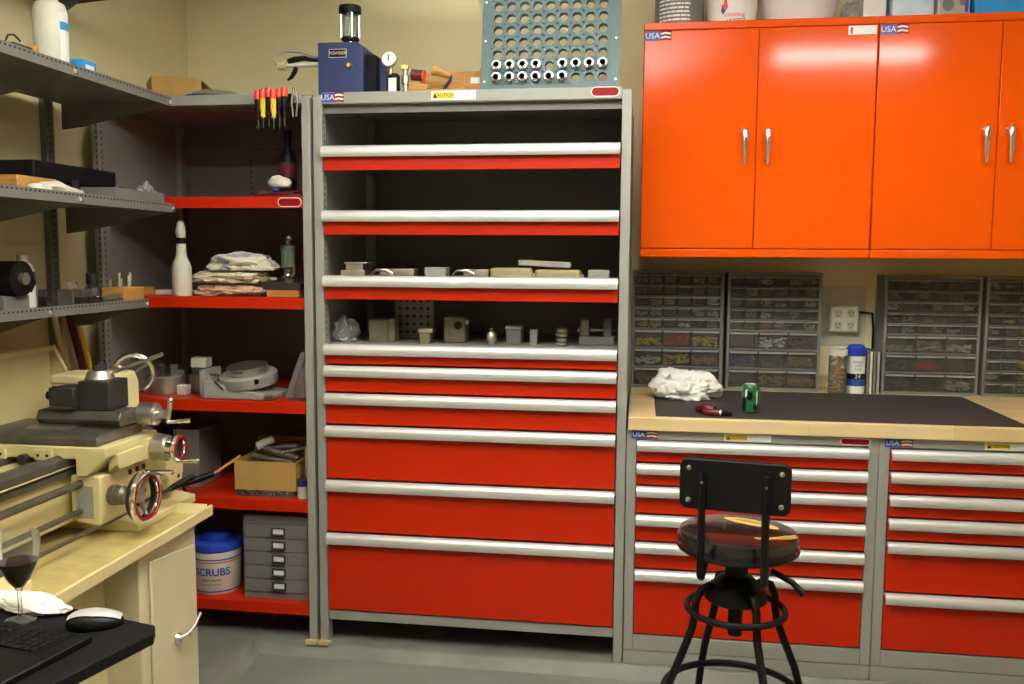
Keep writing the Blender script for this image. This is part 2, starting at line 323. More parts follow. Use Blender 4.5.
def caution(parent, x, y, z, w=0.15, h=0.025):
    s = MB().box((x, y - 0.0005, z - h / 2), (x + w, y, z + h / 2)).build('caution_sticker', 'white', parent)
    MB().box((x + 0.006, y - 0.001, z - h * 0.38), (x + w * 0.5, y - 0.0005, z + h * 0.36)).build('caution_panel', 'yellow', s)
    txt('CAUTION', h * 0.52, 'black', (x + w * 0.29, y - 0.0012, z), s)
    MB().prism([(x + 0.008, z - h * 0.28), (x + 0.022, z - h * 0.28), (x + 0.015, z + h * 0.25)], 'y', y - 0.0013, y - 0.0009).build('warning_triangle', 'black', s)

def pull(parent, x0, x1, y, ztop, h=0.040, name='drawer_pull'):
    pr = [(y, ztop), (y - 0.012, ztop + 0.001), (y - 0.024, ztop - 0.006), (y - 0.028, ztop - 0.018), (y - 0.028, ztop - h + 0.006), (y - 0.024, ztop - h), (y - 0.021, ztop - h), (y - 0.021, ztop - 0.02), (y - 0.012, ztop - 0.012), (y, ztop - 0.012)]
    return MB().prism(pr, 'x', x0, x1).build(name, 'alu', parent, angle=50)
def slots(parent, x, y, z0, z1, step=0.025, w=0.005, h=0.013, axis='x', name='slot_row'):
    b = MB(); z = z0
    while z < z1:
        if axis == 'x': b.box((x - 0.0006, y - w / 2, z), (x + 0.0006, y + w / 2, z + h))
        else: b.box((x - w / 2, y - 0.0006, z), (x + w / 2, y + 0.0006, z + h))
        z += step
    return b.build(name, 'slot', parent, kind='stuff')

# ------------------------------------------------------------------ tall drawer cabinet
XL, XR, H = 0.9265, 2.1455, 2.19
D = 0.70
t = thing('drawer_cabinet', 'tall grey cabinet with red drawers below and open pull-out trays above', 'cabinet', ((XL + XR) / 2, D / 2, 0))
TALL = t
pw = 0.036
for x in (XL, XR - pw):
    MB().box((x, 0, 0), (x + pw, 0.05, H - 0.012)).build('front_post', 'grey', t, bevel=0.003)
for x in (XL + 0.004, XR - 0.006): MB().box((x, 0.05, 0.06), (x + 0.002, D, H)).build('side_panel', 'grey', t)
MB().box((XL + 0.006, D - 0.002, 0.06), (XR - 0.006, D, H)).build('back_panel', 'grey_dark', t)
MB().box((XL + pw, -0.001, H - 0.045), (XR - pw, 0.05, H)).build('top_beam', 'grey', t, bevel=0.004)
MB().box((XL + 0.004, 0.05, H - 0.012), (XR - 0.004, D, H)).build('top_panel', 'grey', t)
MB().box((XL + pw, 0.03, H - 0.075), (XR - pw, 0.034, H - 0.045)).build('header_lip', 'grey_dark', t)
MB().box((XL + pw, 0.004, 0.098), (XR - pw, 0.04, 0.138)).build('bottom_rail', 'grey', t, bevel=0.003)
MB().box((XL + pw, D - 0.03, H - 0.13), (XR - pw, D - 0.002, H - 0.115)).build('rear_rail', 'grey_dark', t)
b = MB(); xm = (XL + XR) / 2 - 0.08
for s in (-1, 1): b.tube([(xm - s * 0.04, D - 0.02, H - 0.10), (xm + s * 0.04, D - 0.02, H - 0.14)], 0.006, 6)
b.build('cross_brace', 'grey_dark', t)
for x in (XL, XR - pw):
    MB().box((x, D - 0.05, 0), (x + pw, D, H - 0.014)).build('rear_post', 'grey', t)
slots(t, XL + pw + 0.0005, 0.025, 1.25, H - 0.08); slots(t, XL + 0.0065, 0.075, 1.25, H - 0.08)
fx0, fx1 = XL + pw + 0.004, XR - pw - 0.004
tops = [1.2232, 1.1376, 1.0275, 0.8984, 0.6783, 0.4621]; bots = [1.1416, 1.0315, 0.9024, 0.6823, 0.4661, 0.1415]
for zt, zb in zip(tops, bots):
    d = MB().box((fx0, -0.004, zb + 0.003), (fx1, 0.016, zt - 0.012)).build('drawer', 'paint_red', t, bevel=0.002)
    pull(d, fx0, fx1, -0.004, zt, 0.042)
MB().box((XL + 0.012, 0.02, 1.205), (XR - 0.012, D - 0.006, 1.218)).build('deck', 'grey', t)
for zt in (1.9861, 1.7401, 1.4901):
    d = MB().box((fx0, -0.004, zt - 0.092), (fx1, 0.016, zt - 0.012)).build('tray_front', 'paint_red', t, bevel=0.002)
    pull(d, fx0, fx1, -0.004, zt, 0.042)
    MB().box((fx0, 0.016, zt - 0.030), (fx1, D - 0.02, zt - 0.022)).build('tray_deck', 'grey', t)
    for x in (fx0, fx1 - 0.003): MB().box((x, 0.016, zt - 0.06), (x + 0.003, D - 0.03, zt - 0.03)).build('tray_rail', 'grey_dark', t)
badge(t, XL + pw + 0.002, -0.001, H - 0.020, 0.088, 0.036)
pill(t, XR - pw - 0.062, -0.001, H - 0.018, 0.105, 0.036)
caution(t, 1.395, -0.001, H - 0.02, 0.17, 0.034)

# ------------------------------------------------------------------ left shelf unit
UX0, UX1 = 0.0, 0.914
t = thing('shelf_unit', 'open grey steel shelf unit with five red-edged shelves left of tall cabinet', 'shelf unit', ((UX0 + UX1) / 2, D / 2, 0))
MB().box((UX0, 0, 0), (UX0 + 0.03, 0.045, H - 0.012)).build('front_post', 'grey', t, bevel=0.003)
MB().box((UX1 - 0.034, 0, 0), (UX1, 0.045, H - 0.012)).build('front_post', 'grey', t, bevel=0.003)
for x in (UX0, UX1 - 0.034): MB().box((x, D - 0.045, 0), (x + 0.034, D, H - 0.012)).build('rear_post', 'grey', t, bevel=0.003)
for x in (UX0 + 0.004, UX1 - 0.006): MB().box((x, 0.045, 0.06), (x + 0.002, D, H)).build('side_panel', 'grey', t)
MB().box((UX0 + 0.006, D - 0.002, 0.06), (UX1 - 0.006, D, H)).build('back_panel', 'grey_dark', t)
MB().box((UX0 + 0.03, -0.001, H - 0.04), (UX1 - 0.034, 0.045, H)).build('top_beam', 'grey', t, bevel=0.003)
MB().box((UX0 + 0.004, 0.045, H - 0.012), (UX1 - 0.004, D, H)).build('top_panel', 'grey', t)
MB().box((UX0 + 0.04, D - 0.03, H - 0.13), (UX1 - 0.04, D - 0.002, H - 0.11)).build('rear_rail', 'grey_dark', t)
slots(t, UX0 + 0.0305, 0.022, 0.3, H - 0.08); slots(t, UX0 + 0.36, D - 0.004, 1.8, H - 0.14, axis='y')
slots(t, UX0 + 0.022, -0.0004, 0.3, H - 0.08, axis='y')
SH = [1.796, 1.400, 0.982, 0.580, 0.152]
for z in SH:
    s = MB().prism([(0.002, z - 0.044), (0.002, z), (D - 0.01, z), (D - 0.01, z - 0.003), (0.005, z - 0.003), (0.005, z - 0.044)], 'x', UX0 + 0.031, UX1 - 0.035).build('shelf', 'paint_red', t)
pill(t, UX1 - 0.035 - 0.052, 0.002, SH[0] - 0.022, 0.098, 0.036)
# wooden shims under the two feet

# ------------------------------------------------------------------ base cabinets, bench top
def base_cabinet(x0, ztops, label):
    x1 = x0 + 0.914
    t = thing('base_cabinet', label, 'cabinet', ((x0 + x1) / 2, D / 2, 0), group='red drawer cabinets under the bench')
    MB().box((x0 + 0.002, 0.002, 0.056), (x1 - 0.002, D, 0.060)).build('bottom_panel', 'grey', t)
    for x in (x0 + 0.001, x1 - 0.037): MB().box((x, 0, 0.056), (x + 0.036, 0.04, 0.918)).build('front_post', 'grey', t, bevel=0.002)
    for x in (x0 + 0.001, x1 - 0.003): MB().box((x, 0.04, 0.056), (x + 0.002, D, 0.918)).build('side_panel', 'grey', t)
    MB().box((x0 + 0.003, D - 0.002, 0.056), (x1 - 0.003, D, 0.918)).build('back_panel', 'grey', t)
    MB().box((x0 + 0.037, 0.0, 0.884), (x1 - 0.037, 0.04, 0.918)).build('header', 'grey', t, bevel=0.002)
    MB().box((x0 + 0.037, 0.0, 0.056), (x1 - 0.037, 0.04, 0.117)).build('bottom_rail', 'grey', t, bevel=0.002)
    MB().box((x0 + 0.001, 0.0, 0.0), (x1 - 0.001, D - 0.02, 0.053)).build('plinth', 'grey', t, bevel=0.002)
    f0, f1 = x0 + 0.040, x1 - 0.040; bots = [z + 0.004 for z in ztops[1:]] + [0.121]
    for zt, zb in zip(ztops, bots):
        d = MB().box((f0, 0.0, zb + 0.002), (f1, 0.02, zt - 0.012)).build('drawer', 'paint_red', t, bevel=0.002)
        pull(d, f0, f1, 0.0, zt, 0.038)
    badge(t, x0 + 0.018, -0.0005, 0.901, 0.098, 0.030)
    caution(t, x0 + 0.36, -0.0005, 0.901, 0.17, 0.026); pill(t, x1 - 0.085, -0.0005, 0.901, 0.105, 0.026)
    return t
BX = 2.148
base_cabinet(BX, [0.880, 0.792, 0.704, 0.593, 0.486, 0.379], 'grey cabinet of six red drawers behind the black stool, beside tall cabinet')
base_cabinet(BX + 0.914, [0.879, 0.795, 0.710, 0.622, 0.534, 0.340], 'grey cabinet of six red drawers at right edge of photo, right of stool')
tag(MB().box((2.153, -0.022, 0.9205), (BX + 1.83, WB - 0.002, 0.971)).build('worktop', 'bench', None, (3.06, 0.45, 0.9205), bevel=0.003), 'pale butcher-block worktop running over the red base cabinets', 'worktop')
tag(MB().box((2.255, 0.008, 0.9712), (3.575, 0.715, 0.9745)).build('bench_mat', 'rubber', None, (2.9, 0.36, 0.9712), bevel=0.0015), 'dark grey rubber mat lying on the pale worktop', 'mat')

# ------------------------------------------------------------------ orange wall cabinets
YU, ZU0, ZU1 = 0.4155, 1.569, 2.516
def lever(parent, x, z, y):
    h = MB().lathe([(0.017, 0), (0.020, 0.006), (0.016, 0.014), (0.012, 0.02)], (x, y, z), 18, (0, -1, 0)).build('door_handle', 'chrome', parent)
    MB().tube([(x, y - 0.016, z + 0.016), (x, y - 0.022, z + 0.004), (x, y - 0.027, z - 0.02), (x, y - 0.028, z - 0.08), (x, y - 0.027, z - 0.125)], [0.011, 0.0155, 0.0125, 0.0105, 0.007], 12).build('handle_lever', 'chrome', h)
def upper(x0, label, first):
    x1 = x0 + 0.9130; y = YU
    t = thing('wall_cabinet', label, 'cabinet', ((x0 + x1) / 2, 0.67, ZU0), group='orange wall cabinets above the bench')
    MB().box((x0, y + 0.016, ZU0), (x1, WB - 0.003, ZU1)).build('body', 'paint_orange', t, bevel=0.003)
    MB().box((x0, y, ZU0), (x1, y + 0.018, ZU0 + 0.034)).build('bottom_rail', 'paint_orange', t, bevel=0.004)
    MB().box((x0, y, ZU1 - 0.031), (x1, y + 0.018, ZU1)).build('top_rail', 'paint_orange', t, bevel=0.004)
    xm = (x0 + x1) / 2
    da = MB().box((x0 + 0.002, y - 0.002, ZU0 + 0.0365), (xm - 0.0015, y + 0.016, ZU1 - 0.0335)).build('door', 'paint_orange', t, bevel=0.003)
    db = MB().box((xm + 0.0015, y - 0.002, ZU0 + 0.0365), (x1 - 0.002, y + 0.016, ZU1 - 0.0335)).build('door', 'paint_orange', t, bevel=0.003)
    lever(da, xm - 0.046, 2.068, y - 0.002); lever(db, xm + 0.044, 2.068, y - 0.002)
    badge(da, x0 + 0.006, y - 0.0025, ZU1 - 0.054, 0.105, 0.038)
    if first: 
        s = MB().box((x1 - 0.115, y - 0.003, ZU1 - 0.070), (x1 - 0.008, y - 0.0022, ZU1 - 0.036)).build('caution_sticker', 'white', db)  # the highlight's whitening is put into the sticker colour, so plain white
        MB().box((x1 - 0.108, y - 0.0036, ZU1 - 0.066), (x1 - 0.098, y - 0.003, ZU1 - 0.042)).build('sticker_symbol', 'grey_dark', s)
    return t
UXA = 2.183
upper(UXA, 'glossy orange two-door wall cabinet nearer the tall grey cabinet', True)
upper(UXA + 0.914, 'glossy orange two-door wall cabinet at the right edge of the photo', False)
for x, lb in ((0.893, 'small pale wooden shim under the right foot of the shelf unit'), (0.948, 'small pale wooden shim under the left foot of the tall cabinet')):
    tag(MB().prism([(-0.03, 0.0005), (0.006, 0.0005), (-0.001, 0.012), (-0.03, 0.018)], 'x', x - 0.02, x + 0.026).build('wood_shim', 'wood_pale', None, (x, -0.012, 0.0)), lb, 'shim')

# ------------------------------------------------------------------ small-parts organisers on the bench
YO, ZO = 0.76, 0.972
def organiser(x0, w, h, rows, label, fills):
    """rows: list of (n_columns, height share)"""
    t = thing('parts_organiser', label, 'organiser', (x0 + w / 2, YO + 0.075, ZO), group='small-parts drawer cabinets on the bench')
    x1 = x0 + w; z1 = ZO + h; yb = WB - 0.004; fr = 0.012
    b = MB(); b.box((x0, YO, ZO), (x0 + fr, yb, z1)); b.box((x1 - fr, YO, ZO), (x1, yb, z1)); b.box((x0 + fr, YO, ZO), (x1 - fr, yb, ZO + fr)); b.box((x0 + fr, YO, z1 - fr), (x1 - fr, yb, z1)); b.box((x0 + fr, yb - 0.004, ZO + fr), (x1 - fr, yb, z1 - fr))
    b.build('frame', 'grey_dark', t)
    tot = sum(r[1] for r in rows); zt = z1 - fr; protos = {}; idx = 0
    for ri, (n, hh) in enumerate(rows):
        rh = (h - 2 * fr) * hh / tot; zb = zt - rh; cw = (w - 2 * fr) / n
        if ri: MB().box((x0 + fr, YO + 0.002, zt - 0.003), (x1 - fr, yb - 0.004, zt + (0.003 if n < 6 else 0.0))).build('shelf', 'grey_dark', t)
        for c in range(n):
            cx = x0 + fr + cw * (c + 0.5); key = (n, round(rh, 4))
            if key not in protos:
                d = MB(); a = cw / 2 - 0.0016; hz = rh - 0.006
                d.box((-a, 0.003, 0), (a, 0.005, hz * 0.86)); d.box((-a, -0.006, hz * 0.84), (a, 0.005, hz * 0.92))
                d.box((-a, 0.005, 0), (a, 0.13, 0.0016)); d.box((-a, 0.005, 0), (-a + 0.0014, 0.13, hz * 0.8)); d.box((a - 0.0014, 0.005, 0), (a, 0.13, hz * 0.8))
                o = d.build('drawer', 'plastic_clear', t, local=True); protos[key] = o
                g = MB(); g.box((-a * 0.96, -0.0075, hz * 0.845), (a * 0.96, -0.006, hz * 0.945)); g.box((-a * 0.96, -0.0075, hz * 0.93), (a * 0.96, 0.004, hz * 0.945)); g.build('drawer_lip', 'shelf_lip', o, local=True)
                first = o
            else:
                o = copy_tree(protos[key], t); 
                for ch in list(o.children):
                    if ch.name.startswith('contents'): bpy.data.objects.remove(ch)
            o.location = Vector((cx, YO, zb + 0.002)) - ROOT[t.name]; ROOT[o.name] = ROOT[t.name]
            f = fills.get((ri, c))
            if f is None and rnd.random() < 0.55: f = rnd.choice(['steel', 'steel_dark', 'iron', 'brass', 'offwhite', 'steel', 'wood'])
            if f:
                g = MB(); a = cw / 2 - 0.006; top = (rh - 0.006) * rnd.uniform(0.3, 0.6)
                for k in range(20 if n > 3 else 60):
                    px, py, pz = rnd.uniform(-a, a), rnd.uniform(0.012, 0.06), 0.004 + rnd.random() * top; q = rnd.uniform(0.003, 0.007)
                    v = Vector((rnd.uniform(-1, 1), rnd.uniform(-0.6, 0.6), rnd.uniform(-0.4, 0.4))).normalized() * q * 1.7
                    px = max(-a + 0.008, min(a - 0.008, px)); g.cyl((px - v.x, py - v.y, pz + 0.004 - v.z * 0.4), (px + v.x, py + v.y, pz + 0.004 + v.z * 0.4), q * 0.6, seg=6)
                go = g.build('contents', f, o, local=True, kind='stuff')
        zt = zb
    return t
R39 = [(6, 11.2)] * 5 + [(3, 19.3)] * 3
organiser(2.152, 0.408, 0.535, R39, 'clear-drawer parts organiser at the far left of the bench, behind the white cloth', {(5, 0): 'yellow', (5, 1): 'red_bright', (5, 2): 'yellow', (6, 1): 'yellow', (6, 0): 'white', (6, 2): 'wood', (7, 0): 'brass', (2, 4): 'red_dark', (2, 5): 'offwhite', (0, 4): 'white', (7, 2): 'iron'})
organiser(2.578, 0.408, 0.530, R39, 'clear-drawer parts organiser behind the green drinks can, left of the outlet', {(6, 0): 'blue_label', (5, 1): 'white', (5, 2): 'maroon', (6, 1): 'iron', (7, 1): 'brass', (0, 4): 'white', (3, 2): 'white', (2, 3): 'steel', (0, 2): 'white', (3, 5): 'blue'})
organiser(3.252, 0.402, 0.520, R39, 'clear-drawer parts organiser just right of the outlet and blue-capped can', {(6, 1): 'red_bright', (5, 2): 'white', (7, 2): 'white', (2, 5): 'white', (3, 0): 'red_dark', (2, 0): 'white'})
organiser(3.671, 0.402, 0.520, [(6, 1)] * 10, 'parts organiser of small drawers only, at the right edge of the photo', {(7, 2): 'yellow'})

# outlet on the wall with its cables
t = thing('power_outlet', 'white six-socket surge outlet on the wall between the organisers', 'outlet', (3.108, WB, 1.29))
MB().box((3.046, 0.868, 1.233), (3.172, WB - 0.001, 1.352)).build('housing', 'white', t, bevel=0.010, bseg=3)
for ix in (0, 1):
    for iz in (0, 1):
        cx, cz = 3.080 + ix * 0.056, 1.263 + iz * 0.054
        s = MB().box((cx - 0.016, 0.8665, cz - 0.017), (cx + 0.016, 0.868, cz + 0.017)).build('socket', 'offwhite', t, bevel=0.0006)
        b = MB(); b.box((cx - 0.009, 0.866, cz + 0.001), (cx - 0.006, 0.8667, cz + 0.011)); b.box((cx + 0.006, 0.866, cz + 0.001), (cx + 0.009, 0.8667, cz + 0.011)); b.cyl((cx, 0.866, cz - 0.008), (cx, 0.8667, cz - 0.008), 0.0032, seg=10)
        b.build('socket_slots', 'black', s)
MB().box((3.00, 0.914, 1.17), (3.21, WB - 0.0005, 1.44)).build('back_plate', 'offwhite', t, bevel=0.001)
MB().tube([(3.172, 0.90, 1.325), (3.20, 0.895, 1.322), (3.235, 0.90, 1.32), (3.245, 0.91, 1.25), (3.246, 0.912, 1.0)], 0.005, 8).build('power_cord', 'black', t)
# hook / white cord end below the wall cabinets
tag(MB().tube([(3.034, 0.60, 1.5685), (3.033, 0.60, 1.55), (3.035, 0.60, 1.53), (3.032, 0.598, 1.515)], 0.0035, 8).build('cord', 'white', None, (3.034, 0.60, 1.5685)), 'short white cord hanging below the orange wall cabinets', 'cord')

# jar of cookies and spray can, books beside
t = thing('nut_jar', 'clear jar of brown nuts with a yellowish lid beside blue-capped can', 'jar', (3.056, 0.72, 0.972))
MB().lathe([(0.036, 0), (0.039, 0.004), (0.039, 0.165), (0.036, 0.175)], (3.056, 0.72, 0.9722), 26).build('glass', 'glass', t)
MB().lathe([(0.0405, 0.172), (0.0405, 0.195), (0.038, 0.198)], (3.056, 0.72, 0.9722), 26).build('lid', 'offwhite', t)
b = MB()
for k in range(150):
    a, r, z = rnd.uniform(0, 2 * PI), 0.031 * math.sqrt(rnd.random()), rnd.uniform(0.008, 0.165)
    b.ball((3.056 + r * math.cos(a), 0.72 + r * math.sin(a), 0.9722 + z), (0.0068, 0.0068, 0.0052), 7, 5)
b.build('nuts', 'wood', t, kind='stuff')
t = thing('spray_can', 'white can with blue cap and blue band beside the nut jar', 'can', (3.142, 0.76, 0.972))
c = (3.142, 0.76, 0.9722)
MB().lathe([(0.036, 0), (0.039, 0.004), (0.039, 0.165), (0.033, 0.172)], c, 26).build('body', 'white', t)
MB().lathe([(0.0393, 0.065), (0.0393, 0.09)], c, 26, cap=False).build('band', 'black', t)
MB().lathe([(0.0393, 0.035), (0.0393, 0.065)], c, 26, cap=False).build('lower_band', 'blue_label', t)
MB().lathe([(0.041, 0.168), (0.043, 0.176), (0.043, 0.198), (0.030, 0.216)], c, 26).build('cap', 'blue_lid', t)
txt('24', 0.026, 'white', (c[0], c[1], c[2] + 0.0775), t, wrap=0.0397); 
for zz, ss in ((0.14, 0.016), (0.125, 0.013), (0.108, 0.013)):
    txt({0.14: 'SPRAY', 0.125: 'LUBE', 0.108: 'FLUID'}[zz], ss, 'grey_dark', (c[0], c[1], c[2] + zz), t, wrap=0.0397)
for k, (xx, hh, mt) in enumerate(((3.190, 0.175, 'grey_dark'), (3.203, 0.185, 'offwhite'), (3.218, 0.19, 'grey_dark'), (3.234, 0.185, 'shelf_lip'))):
    lb = ['thin dark folder standing just right of the blue-capped can', 'thin pale folder standing second from the blue-capped can', 'dark folder standing third from the blue-capped can', 'grey folder standing against the side of the third organiser'][k]
    tt = thing('folder', lb, 'folder', (xx, 0.82, 0.972), group='folders between can and organiser')
    MB().box((xx - 0.005, 0.745, 0.9722), (xx - 0.0042, 0.90, 0.9722 + hh)).build('cover', mt, tt); MB().box((xx + 0.0042, 0.745, 0.9722), (xx + 0.005, 0.90, 0.9722 + hh)).build('cover', mt, tt)
    MB().box((xx - 0.005, 0.744, 0.9722), (xx + 0.005, 0.7455, 0.9722 + hh)).build('spine', mt, tt); MB().box((xx - 0.004, 0.747, 0.974), (xx + 0.004, 0.897, 0.9722 + hh - 0.004)).build('pages', 'paper', tt)

# white cloth, drinks can and pocket knife on the mat
o = crumple('cloth', 'cotton', (2.385, 0.48, 0.975), (0.118, 0.095, 0.115), 3, 0.36, 2.3, fold=0.9); tag(o, 'white cotton cloth heaped on the mat in front of the left organiser', 'cloth')
t = thing('drink_can', 'green and black drinks can with silver top on the mat', 'can', (2.617, 0.145, 0.975))
c = (2.617, 0.145, 0.9748)
MB().lathe([(0.025, 0), (0.033, 0.006), (0.033, 0.098), (0.027, 0.108)], c, 26).build('body', 'green', t)
MB().lathe([(0.0275, 0.1075), (0.028, 0.111), (0.025, 0.111), (0.024, 0.107)], c, 26).build('rim', 'chrome', t); MB().cyl((c[0], c[1], c[2] + 0.106), (c[0], c[1], c[2] + 0.109), 0.0245, seg=24).build('top', 'alu', t)
b = MB()
for a0, a1, z0, z1 in ((-1.4, -0.6, 0.01, 0.06), (-0.5, 0.1, 0.05, 0.085), (0.2, 0.8, 0.012, 0.04)):
    pts = [(0.0334 * math.sin(a0 + (a1 - a0) * k / 6), -0.0334 * math.cos(a0 + (a1 - a0) * k / 6)) for k in range(7)]
    for k in range(6):
        v = [b.bm.verts.new((c[0] + pts[j][0], c[1] + pts[j][1], c[2] + z + 0.006 * math.sin(j * 2 + z * 90))) for j, z in ((k, z0), (k + 1, z0), (k + 1, z1), (k, z1))]; b._f(v)
b.build('printed_patch', 'black', t)
b = MB(); v = []
for z0, z1, a0, a1 in ((0.03, 0.09, 0.55, 0.75), (0.06, 0.095, -0.75, -0.5)):
    q = [b.bm.verts.new((c[0] + 0.0336 * math.sin(a), c[1] - 0.0336 * math.cos(a), c[2] + z)) for a, z in ((a0, z0), (a1, z0 + 0.01), (a1, z1), (a0, z1 - 0.008))]; b._f(q)
b.build('printed_splash', 'white', t)
t = thing('pocket_tool', 'dark red pocket tool with a black nose on the mat front edge', 'tool', (2.465, 0.065, 0.975))
b = MB(); b.tube([(2.41, 0.098, 0.990), (2.43, 0.088, 0.994), (2.455, 0.075, 0.996), (2.475, 0.065, 0.992)], [0.012, 0.0185, 0.020, 0.015], 14); b.build('handle', 'red_dark', t)
b = MB(); b.tube([(2.435, 0.055, 0.986), (2.46, 0.042, 0.987), (2.495, 0.034, 0.987)], [0.012, 0.0150, 0.0135], 14); b.build('grip', 'red_dark', t)
MB().cyl((2.494, 0.034, 0.987), (2.499, 0.033, 0.987), 0.0138, seg=14).build('collar', 'chrome', t)
MB().tube([(2.499, 0.033, 0.987), (2.52, 0.036, 0.985), (2.537, 0.044, 0.982)], [0.0125, 0.011, 0.008], 12).build('nose', 'black', t)

# ------------------------------------------------------------------ things on the wall cabinets
Z = ZU1 + 0.0005
t = thing('paint_tin', 'dark grey tin covered with white print, on the orange cabinets beside the white pail', 'tin', (2.33, 0.62, Z)); c = (2.33, 0.62, Z)
MB().lathe([(0.100, 0), (0.103, 0.004), (0.103, 0.19), (0.100, 0.194)], c, 36).build('body', 'grey_dark', t)
MB().lathe([(0.104, 0.19), (0.105, 0.196), (0.098, 0.2), (0.09, 0.197)], c, 36).build('lid', 'steel', t)
b = MB(); 
for k in range(11):
    z0 = 0.016 + 0.016 * k; a0 = -0.95; 
    while a0 < 0.35:
        a1 = min(0.4, a0 + rnd.uniform(0.08, 0.35)); n = max(2, int((a1 - a0) / 0.06))
        for j in range(n):
            q = [b.bm.verts.new((c[0] + 0.1035 * math.sin(a), c[1] - 0.1035 * math.cos(a), c[2] + zz)) for a, zz in ((a0 + (a1 - a0) * j / n, z0), (a0 + (a1 - a0) * (j + 1) / n, z0), (a0 + (a1 - a0) * (j + 1) / n, z0 + 0.008), (a0 + (a1 - a0) * j / n, z0 + 0.008))]; b._f(q)
        a0 = a1 + 0.03
b.build('printed_lines', 'white', t, kind='stuff')
t = thing('pail', 'white pail with red and blue print on the orange wall cabinets', 'pail', (2.545, 0.60, Z)); c = (2.545, 0.60, Z)
MB().lathe([(0.094, 0), (0.098, 0.004), (0.106, 0.2), (0.103, 0.202)], c, 36).build('body', 'white', t)
MB().lathe([(0.107, 0.196), (0.109, 0.2), (0.109, 0.215), (0.1, 0.217)], c, 36).build('lid', 'white', t)
txt('cleaning', 0.026, 'red_bright', (c[0], c[1], c[2] + 0.044), t, rot=(PI / 2, 0, 0.05), wrap=0.1002); txt('WIPES', 0.030, 'red_dark', (c[0], c[1], c[2] + 0.017), t, rot=(0, 0, 0.12), wrap=0.0992)
b = MB(); 
for mi, z0, z1, a in ((0, 0.045, 0.085, -0.42), (1, 0.058, 0.105, -0.33)):
    b.mi = mi; q = [b.bm.verts.new((c[0] + 0.1025 * math.sin(x), c[1] - 0.1025 * math.cos(x), c[2] + z)) for x, z in ((a - 0.1, z0 + 0.015), (a, z0), (a + 0.1, z0 + 0.015), (a + 0.04, z1), (a - 0.05, z1))]; b._f(q)
b.build('printed_emblem', ['blue_label', 'red_bright'], t)
t = thing('mixing_bowl', 'large glossy white bowl on the orange wall cabinets', 'bowl', (2.825, 0.66, Z)); 
MB().lathe([(0.10, 0), (0.128, 0.006), (0.150, 0.06), (0.168, 0.14), (0.172, 0.142), (0.165, 0.142), (0.146, 0.062), (0.122, 0.014), (0.01, 0.012)], (2.825, 0.66, Z), 44, cap=False).build('bowl', 'white', t)
MB().torus((2.825, 0.66, Z + 0.142), 0.170, 0.004, seg=44).build('rim', 'white', t)
o = crumple('plastic_bag', 'bag_clear', (3.022, 0.60, Z), (0.036, 0.04, 0.10), 8, 0.35, 3.0); tag(o, 'crumpled clear plastic bag beside the white bowl on the orange cabinets', 'bag')
t = thing('carton', 'plain white carton on the orange cabinets, right of the crumpled bag', 'carton', (3.12, 0.62, Z))
MB().box((3.066, 0.56, Z), (3.155, 0.72, Z + 0.16)).build('box', 'white', t, bevel=0.002); MB().box((3.064, 0.558, Z + 0.13), (3.157, 0.722, Z + 0.163)).build('lid', 'white', t, bevel=0.002)
t = thing('storage_box', 'pale blue-white storage box on the orange cabinets, left of the picture box', 'box', (3.255, 0.62, Z))
MB().box((3.172, 0.53, Z), (3.332, 0.74, Z + 0.15)).build('tub', pm('pale_blue', (0.55, 0.68, 0.75), 0.4), t, bevel=0.006); MB().box((3.166, 0.524, Z + 0.15), (3.338, 0.746, Z + 0.168)).build('lid', 'white', t, bevel=0.004)
t = thing('picture_box', 'product box with a grey picture on its front, beside blue bin', 'box', (3.40, 0.6, Z))
MB().box((3.345, 0.52, Z), (3.462, 0.68, Z + 0.14)).build('carton', 'paper', t, bevel=0.0015)
MB().box((3.348, 0.5192, Z + 0.02), (3.459, 0.52, Z + 0.136)).build('picture_panel', 'shelf_lip', t)
b = MB(); b.ball((3.435, 0.5192, Z + 0.07), (0.012, 0.001, 0.016)); b.ball((3.38, 0.5192, Z + 0.06), (0.022, 0.001, 0.025)); b.build('picture_shape', 'grey_dark', t); MB().box((3.443, 0.5186, Z + 0.03), (3.457, 0.5192, Z + 0.11)).build('picture_stripe', 'blue_label', t)
t = thing('bin', 'bright blue plastic bin on the orange wall cabinets, right edge of photo', 'bin', (3.64, 0.62, Z))
MB().prism([(3.478, Z), (3.80, Z), (3.812, Z + 0.17), (3.468, Z + 0.17)], 'y', 0.50, 0.75).build('tub', 'sky_blue', t, bevel=0.008); MB().box((3.460, 0.492, Z + 0.17), (3.82, 0.758, Z + 0.186)).build('rim', 'sky_blue', t, bevel=0.004)

# ------------------------------------------------------------------ things on the tall cabinet
Z = H + 0.0005
t = thing('blast_cabinet', 'dark blue metal box with clear jar on top, on the tall cabinet', 'machine', (1.0, 0.22, Z))
MB().prism([(0.907, Z), (1.092, Z), (1.092, 2.385), (1.07, 2.405), (0.907, 2.405)], 'y', 0.12, 0.33).build('body', 'blue', t, bevel=0.003)
p = MB().box((0.953, 0.118, 2.345), (1.025, 0.12, 2.378)).build('name_plate', 'white', t); MB().box((0.955, 0.117, 2.347), (1.023, 0.118, 2.376)).build('plate_field', 'black', p); txt('POWDER', 0.017, 'white', (0.989, 0.1165, 2.3615), p)
MB().lathe([(0.011, 0), (0.011, 0.008), (0.007, 0.014)], (1.036, 0.12, 2.313), 18, (0, -1, 0)).build('knob', 'brass', t)
j = (1.015, 0.2, 2.412)
MB().lathe([(0.012, 0), (0.012, 0.018)], j, 16).build('jar_neck', 'chrome', t); MB().lathe([(0.037, 0.016), (0.037, 0.026)], j, 28).build('jar_base', 'black', t)
